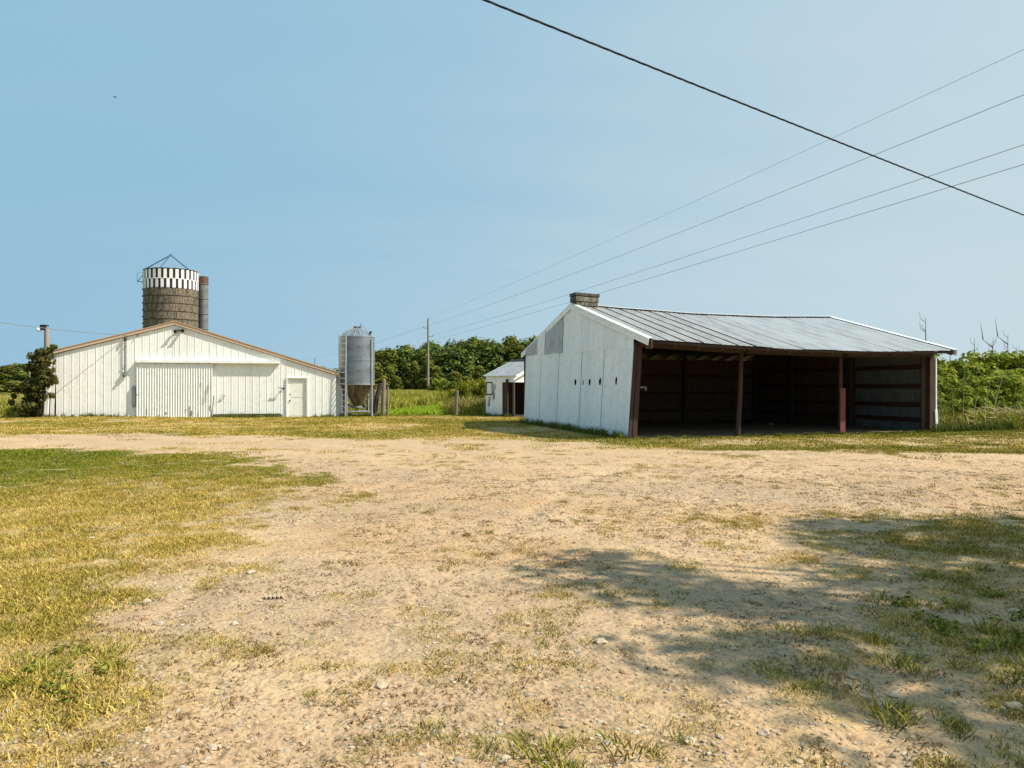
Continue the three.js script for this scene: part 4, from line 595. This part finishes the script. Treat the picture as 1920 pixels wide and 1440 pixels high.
{
  const DRY = [[0.32, 0.21, 0.045], [0.62, 0.47, 0.15]], OLIVE = [[0.12, 0.105, 0.014], [0.36, 0.30, 0.045]], LUSH = [[0.06, 0.085, 0.008], [0.22, 0.235, 0.025]];
  const rnd = rng(91), near = [[], [], []], far = [[], [], []];
  const pick = (g) => { const v = g + 0.6 * (rnd() - 0.5); return v < 0.3 ? 0 : v < 0.66 ? 1 : 2; };
  for (let n = 0; n < 46000; n++) {                                     // short mown turf, nearer than 20 m
    const d = sqrt(lerp(2.5 ** 2, 20 ** 2, rnd() ** 1.25)), x = (rnd() * 2 - 1) * 0.82 * d, G = grass(x, d); if (rnd() > G.g * (0.25 + 1.5 * sstep(G.fine + 0.5 * (fbm(x * 9, d * 9, 161, 2) - 0.5), 0.3, 0.62))) continue;
    const s = (0.75 + 0.6 * rnd()) * lerp(0.55, 1, G.g); near[pick(G.green)].push([x, gh(x, d), d, s, rnd() * 6.3, mix3([0.85, 0.85, 0.85], [1.15, 1.12, 1.05], rnd())]);
  }
  for (let n = 0; n < 26000; n++) {
    const d = sqrt(lerp(17 ** 2, 46 ** 2, rnd())), x = (rnd() * 2 - 1) * 0.78 * d, G = grass(x, d); if (rnd() > G.g * 0.9) continue;
    far[pick(G.green)].push([x, gh(x, d), d, 0.8 + 0.6 * rnd(), rnd() * 6.3, mix3([0.85, 0.85, 0.85], [1.15, 1.12, 1.05], rnd())]);
  }
  const inShed = (x, d) => { const a = x - 3.59, b = d - 23.6, u = a * cos(R(17)) + b * sin(R(17)), v = -a * sin(R(17)) + b * cos(R(17)); return u > 0.1 && u < 11.6 && v > 0.05 && v < 10.4; };
  const nm = ['straw', 'olive', 'green'], sets = [DRY, OLIVE, LUSH];
  sets.forEach((c, k) => {
    scatter('lawn_grass', ['dry straw coloured blades of the worn yard turf', 'olive blades of the worn yard turf', 'green blades of the yard turf and verge'][k], 'grass', tuft(200 + k, 40, 0.13, 0.008, 0.036, 0.0032, c, 1.4), M.blade, near[k]);
    scatter('yard_grass', ['dry straw coloured grass before the buildings', 'olive grass before the buildings', 'green grass before the buildings'][k], 'grass', tuft(210 + k, 50, 0.34, 0.012, 0.045, 0.007, c, 1.2), M.blade, far[k].filter(([x, , d]) => !inShed(x, d)));
  });
  // sparse rosettes and weeds on the dirt
  const weeds = []; for (let n = 0; n < 4200; n++) { const d = sqrt(lerp(2.6 ** 2, 15 ** 2, rnd())), x = (rnd() * 2 - 1) * 0.8 * d, G = grass(x, d); if (G.fine + 0.6 * (G.n - 0.5) < 0.5 + 0.14 * rnd()) continue; weeds.push([x, gh(x, d), d, 0.4 + 0.9 * rnd(), rnd() * 6.3, mix3([0.8, 0.75, 0.7], [1.2, 1.2, 1.0], rnd())]); }
  scatter('yard_weeds', 'small brownish weed tufts scattered over the dirt', 'weeds', tuft(220, 22, 0.06, 0.01, 0.04, 0.003, [[0.15, 0.085, 0.02], [0.28, 0.21, 0.04]], 2.0), M.blade, weeds);
  const litter = []; for (let n = 0; n < 30000; n++) { const d = sqrt(lerp(2.6 ** 2, 17 ** 2, rnd() ** 1.3)), x = (rnd() * 2 - 1) * 0.8 * d, q = fbm(x * 1.8, d * 1.8, 181, 3) + 0.5 * (fbm(x * 7, d * 7, 183, 2) - 0.5); if (rnd() > sstep(q, 0.4, 0.68)) continue; litter.push([x, gh(x, d) + 0.002, d, 0.4 + 1.0 * rnd(), rnd() * 6.3, mix3([0.7, 0.6, 0.5], [1.5, 1.3, 1.0], rnd())]); }
  scatter('plant_litter', 'bits of dead stalk and chaff littering the dirt', 'litter', tuft(225, 7, 0.05, 0.004, 0.014, 0.0028, [[0.07, 0.042, 0.016], [0.22, 0.14, 0.05]], 4), M.blade, litter);
  const big = []; for (const [x, d, s] of [[0.3, 4.85, 1], [1.95, 3.75, 1.5], [2.0, 3.55, 1.3], [2.35, 4.35, 1.2], [1.9, 5.0, 1.1], [2.2, 4.9, 1.1], [2.9, 5.7, 1.5], [3.1, 5.55, 1.3], [0.12, 3.25, 1.6], [0.3, 3.3, 1.4], [0.0, 3.4, 1.2], [-0.05, 3.6, 0.8], [-0.9, 3.9, 0.7], [-2.6, 4.1, 1.3], [-2.4, 4.5, 1.1], [-2.7, 4.4, 1.4], [-0.35, 3.6, 0.8], [-0.55, 3.35, 0.7], [0.8, 3.4, 0.8], [1.5, 4.1, 0.9], [2.9, 4.4, 1.4], [3.0, 4.7, 1.5], [2.8, 4.1, 1.5], [3.2, 5.0, 1.5], [2.7, 3.7, 1.5], [2.6, 3.4, 1.4], [-0.4, 8.4, 0.8], [0.8, 9.0, 0.7], [3.5, 6.4, 1.1], [4, 6.8, 1.2], [4.5, 7.5, 1.2]]) for (let k = 0; k < 5; k++) big.push([x + 0.34 * (rnd() - 0.5), gh(x, d), d + 0.26 * (rnd() - 0.5), s * (0.45 + 0.6 * rnd()), rnd() * 6.3, mix3([0.8, 0.85, 0.8], [1.2, 1.15, 1], rnd())]);
  scatter('grass_clump', 'taller green grass clumps on the near dirt', 'grass', tuft(230, 34, 0.07, 0.02, 0.07, 0.0032, [[0.1, 0.11, 0.015], [0.34, 0.29, 0.05]], 1.5), M.blade, big);
  // clover leaves at the lower left and right edges
  const clover = []; for (let n = 0; n < 200; n++) { const side = rnd(), x = side < 0.12 ? -2.75 + 0.55 * rnd() : 2.75 + 1.2 * rnd(), d = side < 0.12 ? 3.6 + 1.2 * rnd() : 3.3 + 2.6 * rnd(); if (fbm(x * 3.5, d * 3.5, 131, 3) < 0.53 || rnd() < 0.35) continue; clover.push([x, gh(x, d), d, 0.7 + 0.7 * rnd(), rnd() * 6.3, mix3([0.8, 0.85, 0.8], [1.15, 1.15, 1], rnd())]); }
  { const r4 = rng(240), cl = []; for (let k = 0; k < 5; k++) cl.push([0.05 * (r4() - 0.5), 0.02 + 0.015 * r4(), 0.05 * (r4() - 0.5), 0.03, r4()]); scatter('clover', 'broad leaved green weeds at the yard edges', 'weeds', leafCloud(r4, cl, 6, 0.018, [[0.12, 0.13, 0.02], [0.3, 0.3, 0.06]], { flat: 0.9 }), M.leaf, clover); }
  // tall meadow grass beyond the yard and mown green in the gap
  const tall = [], tan = [], mown = [];
  for (let n = 0; n < 15000; n++) { const d = sqrt(lerp(47 ** 2, 116 ** 2, rnd())), kk = lerp(-0.27, 0.06, rnd()), x = kk * d; if (d < 74 && x > -8.6 + 2.5 * noise(x / 2, d / 4, 171) && x < -3.4 - 0.01 * d + 1.6 * (noise(x / 2, d / 3, 173) - 0.5) && d < 68 + 12 * noise(x / 2, 3, 175)) { if (rnd() < 0.9) mown.push([x, gh(x, d), d, 0.9 + 0.5 * rnd(), rnd() * 6.3, mix3([0.85, 0.9, 0.8], [1.2, 1.2, 1], rnd())]); continue; } (noise(x / 4, d / 9, 141) > 0.55 ? tan : tall).push([x, gh(x, d), d, 0.8 + 0.5 * rnd(), rnd() * 6.3, mix3([0.8, 0.8, 0.8], [1.2, 1.2, 1.05], rnd()), (0.7 + 0.5 * rnd()) * (d < 60 ? 0.8 : 1.1)]); }
  for (let n = 0; n < 2600; n++) { const d = sqrt(lerp(44 ** 2, 75 ** 2, rnd())), x = -4.4 - 3.2 * rnd() - (d - 44) * 0.04; mown.push([x, gh(x, d), d, 0.9 + 0.5 * rnd(), rnd() * 6.3, mix3([0.85, 0.9, 0.8], [1.2, 1.2, 1], rnd())]); }
  for (let n = 0; n < 5200; n++) { const d = sqrt(lerp(39 ** 2, 110 ** 2, rnd())), kk = lerp(-0.76, -0.615, rnd()), x = kk * d; (rnd() < 0.55 ? tan : tall).push([x, gh(x, d), d, 0.8 + 0.4 * rnd(), rnd() * 6.3, mix3([0.8, 0.8, 0.8], [1.2, 1.2, 1.05], rnd()), 0.7 + 0.4 * rnd()]); }
  for (let n = 0; n < 2200; n++) { const d = sqrt(lerp(28.5 ** 2, 60 ** 2, rnd())), kk = lerp(0.52, 0.8, rnd()), x = kk * d; if (d < 30 && x < 16.6) continue; (rnd() < 0.3 ? tan : tall).push([x, gh(x, d), d, 0.7 + 0.4 * rnd(), rnd() * 6.3, mix3([0.8, 0.85, 0.8], [1.1, 1.15, 1], rnd()), 0.5 + 0.4 * rnd()]); }
  for (let n = 0; n < 700; n++) { const d = 44.5 + 9 * rnd(), x = lerp(-0.075, -0.022, rnd()) * d; (rnd() < 0.4 ? tan : tall).push([x, gh(x, d), d, 0.7 + 0.4 * rnd(), rnd() * 6.3, [1, 1, 1], 0.5 + 0.7 * rnd()]); }
  scatter('meadow_grass', 'tall yellow green meadow grass', 'grass', tuft(250, 60, 0.55, 0.45, 1.05, 0.022, [[0.18, 0.19, 0.025], [0.42, 0.38, 0.07]], 0.45), M.blade, tall);
  scatter('seeded_grass', 'tall tan seed heads of meadow grass', 'grass', tuft(251, 60, 0.55, 0.45, 1.05, 0.02, [[0.24, 0.2, 0.06], [0.42, 0.34, 0.14]], 0.5), M.blade, tan);
  scatter('mown_strip', 'bright green mown strip through the meadow', 'grass', tuft(252, 60, 0.5, 0.06, 0.2, 0.014, [[0.13, 0.2, 0.014], [0.3, 0.38, 0.035]], 0.8), M.blade, mown);
  // weeds along the walls
  const edge = [], along = (ax, ad, bx_, bd, n, h) => { for (let k = 0; k < n; k++) { const f = rnd(), x = lerp(ax, bx_, f), d = lerp(ad, bd, f); edge.push([x + 0.15 * (rnd() - 0.5), gh(x, d), d - 0.15 * rnd(), 0.5 + 0.5 * rnd(), rnd() * 6.3, mix3([0.8, 0.8, 0.8], [1.1, 1.15, 1], rnd()), h * (0.4 + 0.9 * rnd())]); } };
  along(3.4, 23.5, 0.4, 33.5, 150, 1); along(-22.6, 37.3, -19, 38.2, 40, 0.8); along(-15.3, 39.2, -12.1, 40.1, 60, 0.9); along(-10.7, 40.4, -9.4, 40.8, 25, 0.7); along(-1.5, 42.6, 0, 41, 30, 0.8); along(3.6, 23.3, 14.7, 26.8, 90, 0.45); along(-9.2, 41.2, -7, 42, 60, 0.9); along(14.7, 26.9, 18.5, 28.5, 120, 1.3);
  scatter('wall_weeds', 'dark green weeds along the feet of the walls', 'weeds', tuft(253, 26, 0.16, 0.1, 0.32, 0.01, [[0.05, 0.08, 0.015], [0.18, 0.19, 0.04]], 0.6), M.blade, edge);
  // dry brush heap right of the shed
  const br = thing('brush_pile', 'heap of dry tan stalks before the thicket at right', 'brush pile', [18.4, 0, -29.3]); { const r5 = rng(260), st = []; for (let k = 0; k < 420; k++) { const x = (r5() - 0.35) * 3.6, z = (r5() - 0.5) * 1.6, y = 0.05 + 0.75 * r5() * exp(-(((x - 0.4) / 1.5) ** 2)), a = r5() * PI, l = 0.25 + 0.6 * r5(), e = 0.5 * (r5() - 0.3); st.push(rod([x, max(0, y), z], [x + l * cos(a), max(0.02, y + l * e), z + l * sin(a) * 0.6], 0.012, 0.005, 4)); } const pile = part('stalks', mg(st), std([0.42, 0.31, 0.16]), br); pile.userData.kind = 'stuff'; for (let k = 0; k < 6; k++) part('stick', rod([-1.6 + k * 0.2, 0, 0.2 * k - 0.5], [-2.0 + 0.5 * k, 1.3 + 0.4 * (k % 3), -0.3], 0.02, 0.008, 5), M.greyWood, br); }

  // stones: gravel as stuff, the larger ones as things
  const rock = (seed, flat) => { const r6 = rng(seed), g = mergeVertices(new THREE.IcosahedronGeometry(1, 1).deleteAttribute('uv').deleteAttribute('normal')), p = g.attributes.position; for (let i = 0; i < p.count; i++) { const s = 0.72 + 0.5 * r6(); p.setXYZ(i, p.getX(i) * s * 1.15, p.getY(i) * s * flat, p.getZ(i) * s); } const q = g.toNonIndexed(); q.computeVertexNormals(); return uvm(q, 0.5); };
  const pebGeo = (seed) => { const r6 = rng(seed), g = mergeVertices(new THREE.IcosahedronGeometry(1, 0).deleteAttribute('uv').deleteAttribute('normal')), p = g.attributes.position; for (let i = 0; i < p.count; i++) { const s = 0.7 + 0.55 * r6(); p.setXYZ(i, p.getX(i) * s * 1.2, p.getY(i) * s * 0.62, p.getZ(i) * s); } const q = g.toNonIndexed(); q.computeVertexNormals(); return q; };
  const pebMat = std([1, 1, 1], { roughness: 0.9 }), lists = [[], []];
  for (let n = 0; n < 60000; n++) { const d = sqrt(lerp(2.6 ** 2, 15 ** 2, rnd() ** 1.7)), x = (rnd() * 2 - 1) * 0.8 * d, G = fbm(x * 0.9, d * 0.9 + 31, 101, 4) + 0.25 * exp(-(((x - 1.3) / 1.2) ** 2) - ((d - 5.2) / 1.5) ** 2), cl = fbm(x * 2.6, d * 2.6, 151, 3); if (rnd() > sstep(G + 0.6 * (cl - 0.5), 0.34, 0.66) + 0.06) continue; const sz = 0.0035 + 0.011 * rnd() ** 3 + (rnd() < 0.02 ? 0.014 * rnd() : 0), t = rnd(), c = t < 0.6 ? mix3([0.28, 0.2, 0.11], [0.46, 0.35, 0.21], rnd()) : t < 0.92 ? mix3([0.24, 0.2, 0.15], [0.43, 0.37, 0.29], rnd()) : mix3([0.2, 0.12, 0.06], [0.33, 0.21, 0.11], rnd()); lists[n % 2].push([x, gh(x, d) + sz * 0.15, d, sz * (d > 8 ? 1.4 : 1), rnd() * 6.3, c]); }
  scatter('gravel', 'small tan and grey pebbles strewn over the dirt', 'gravel', pebGeo(301), pebMat, lists[0]); scatter('gravel', 'fine angular gravel bits in the worn wheel tracks', 'gravel', pebGeo(302), pebMat, lists[1]);
  const rocks = [rock(311, 0.6), rock(312, 0.5), rock(313, 0.75)];
  [[0.55, 4.83, 0.05, 'pale stone with dark shaded side in the sunny gap'], [-2.24, 6.6, 0.05, 'white square stone at the lawn edge'], [-1.87, 5.19, 0.032, 'oval white pebble below the ribbed fragment'], [0.8, 3.5, 0.04, 'pale stone near the bottom centre beside a dark pit'], [-1.31, 3.4, 0.034, 'light stone at the lower left dirt edge'], [-0.7, 4.12, 0.038, 'pale stone standing among dark gravel, centre left'], [-0.03, 3.3, 0.035, 'whitish stone beside the weeds at the bottom'], [2.0, 4.03, 0.04, 'pale stone in the shade near the lower right clumps'], [1.16, 3.55, 0.034, 'rounded stone at right of the bottom centre'], [3.56, 5.46, 0.045, 'white chip in the shaded verge grass'], [2.51, 3.85, 0.05, 'flat pale stone by the right verge'], [-2.7, 5.7, 0.04, 'flat tan stone on the straw lawn'], [0.1, 5.2, 0.03, 'small pale stone at the shadow edge'], [1.35, 4.7, 0.03, 'light stone inside the tree shadow']].forEach(([x, d, s, label], k) => { const m = part('stone', rocks[k % 3], M.stone, scene); m.position.set(x, gh(x, d) + s * 0.12, -d); m.scale.setScalar(s * 0.8); m.rotation.y = k * 1.7; tag(m, label, 'stone'); });
  const rb = thing('ribbed_fragment', 'small pale ribbed fragment lying in brown dirt', 'debris', [-1.8, gh(-1.8, 5.85) - 0.006, -5.85], 0.2); const tan2 = std([0.42, 0.33, 0.22]); part('bar', bx(0.16, 0.014, 0.03, 0, 0.012, -0.02), tan2, rb); for (let k = 0; k < 5; k++) part('rib', bx(0.012, 0.035, 0.05, -0.06 + k * 0.03, 0.018, 0.012, 0.3, 0, 0.2), tan2, rb);
}
renderer.render(scene, camera);
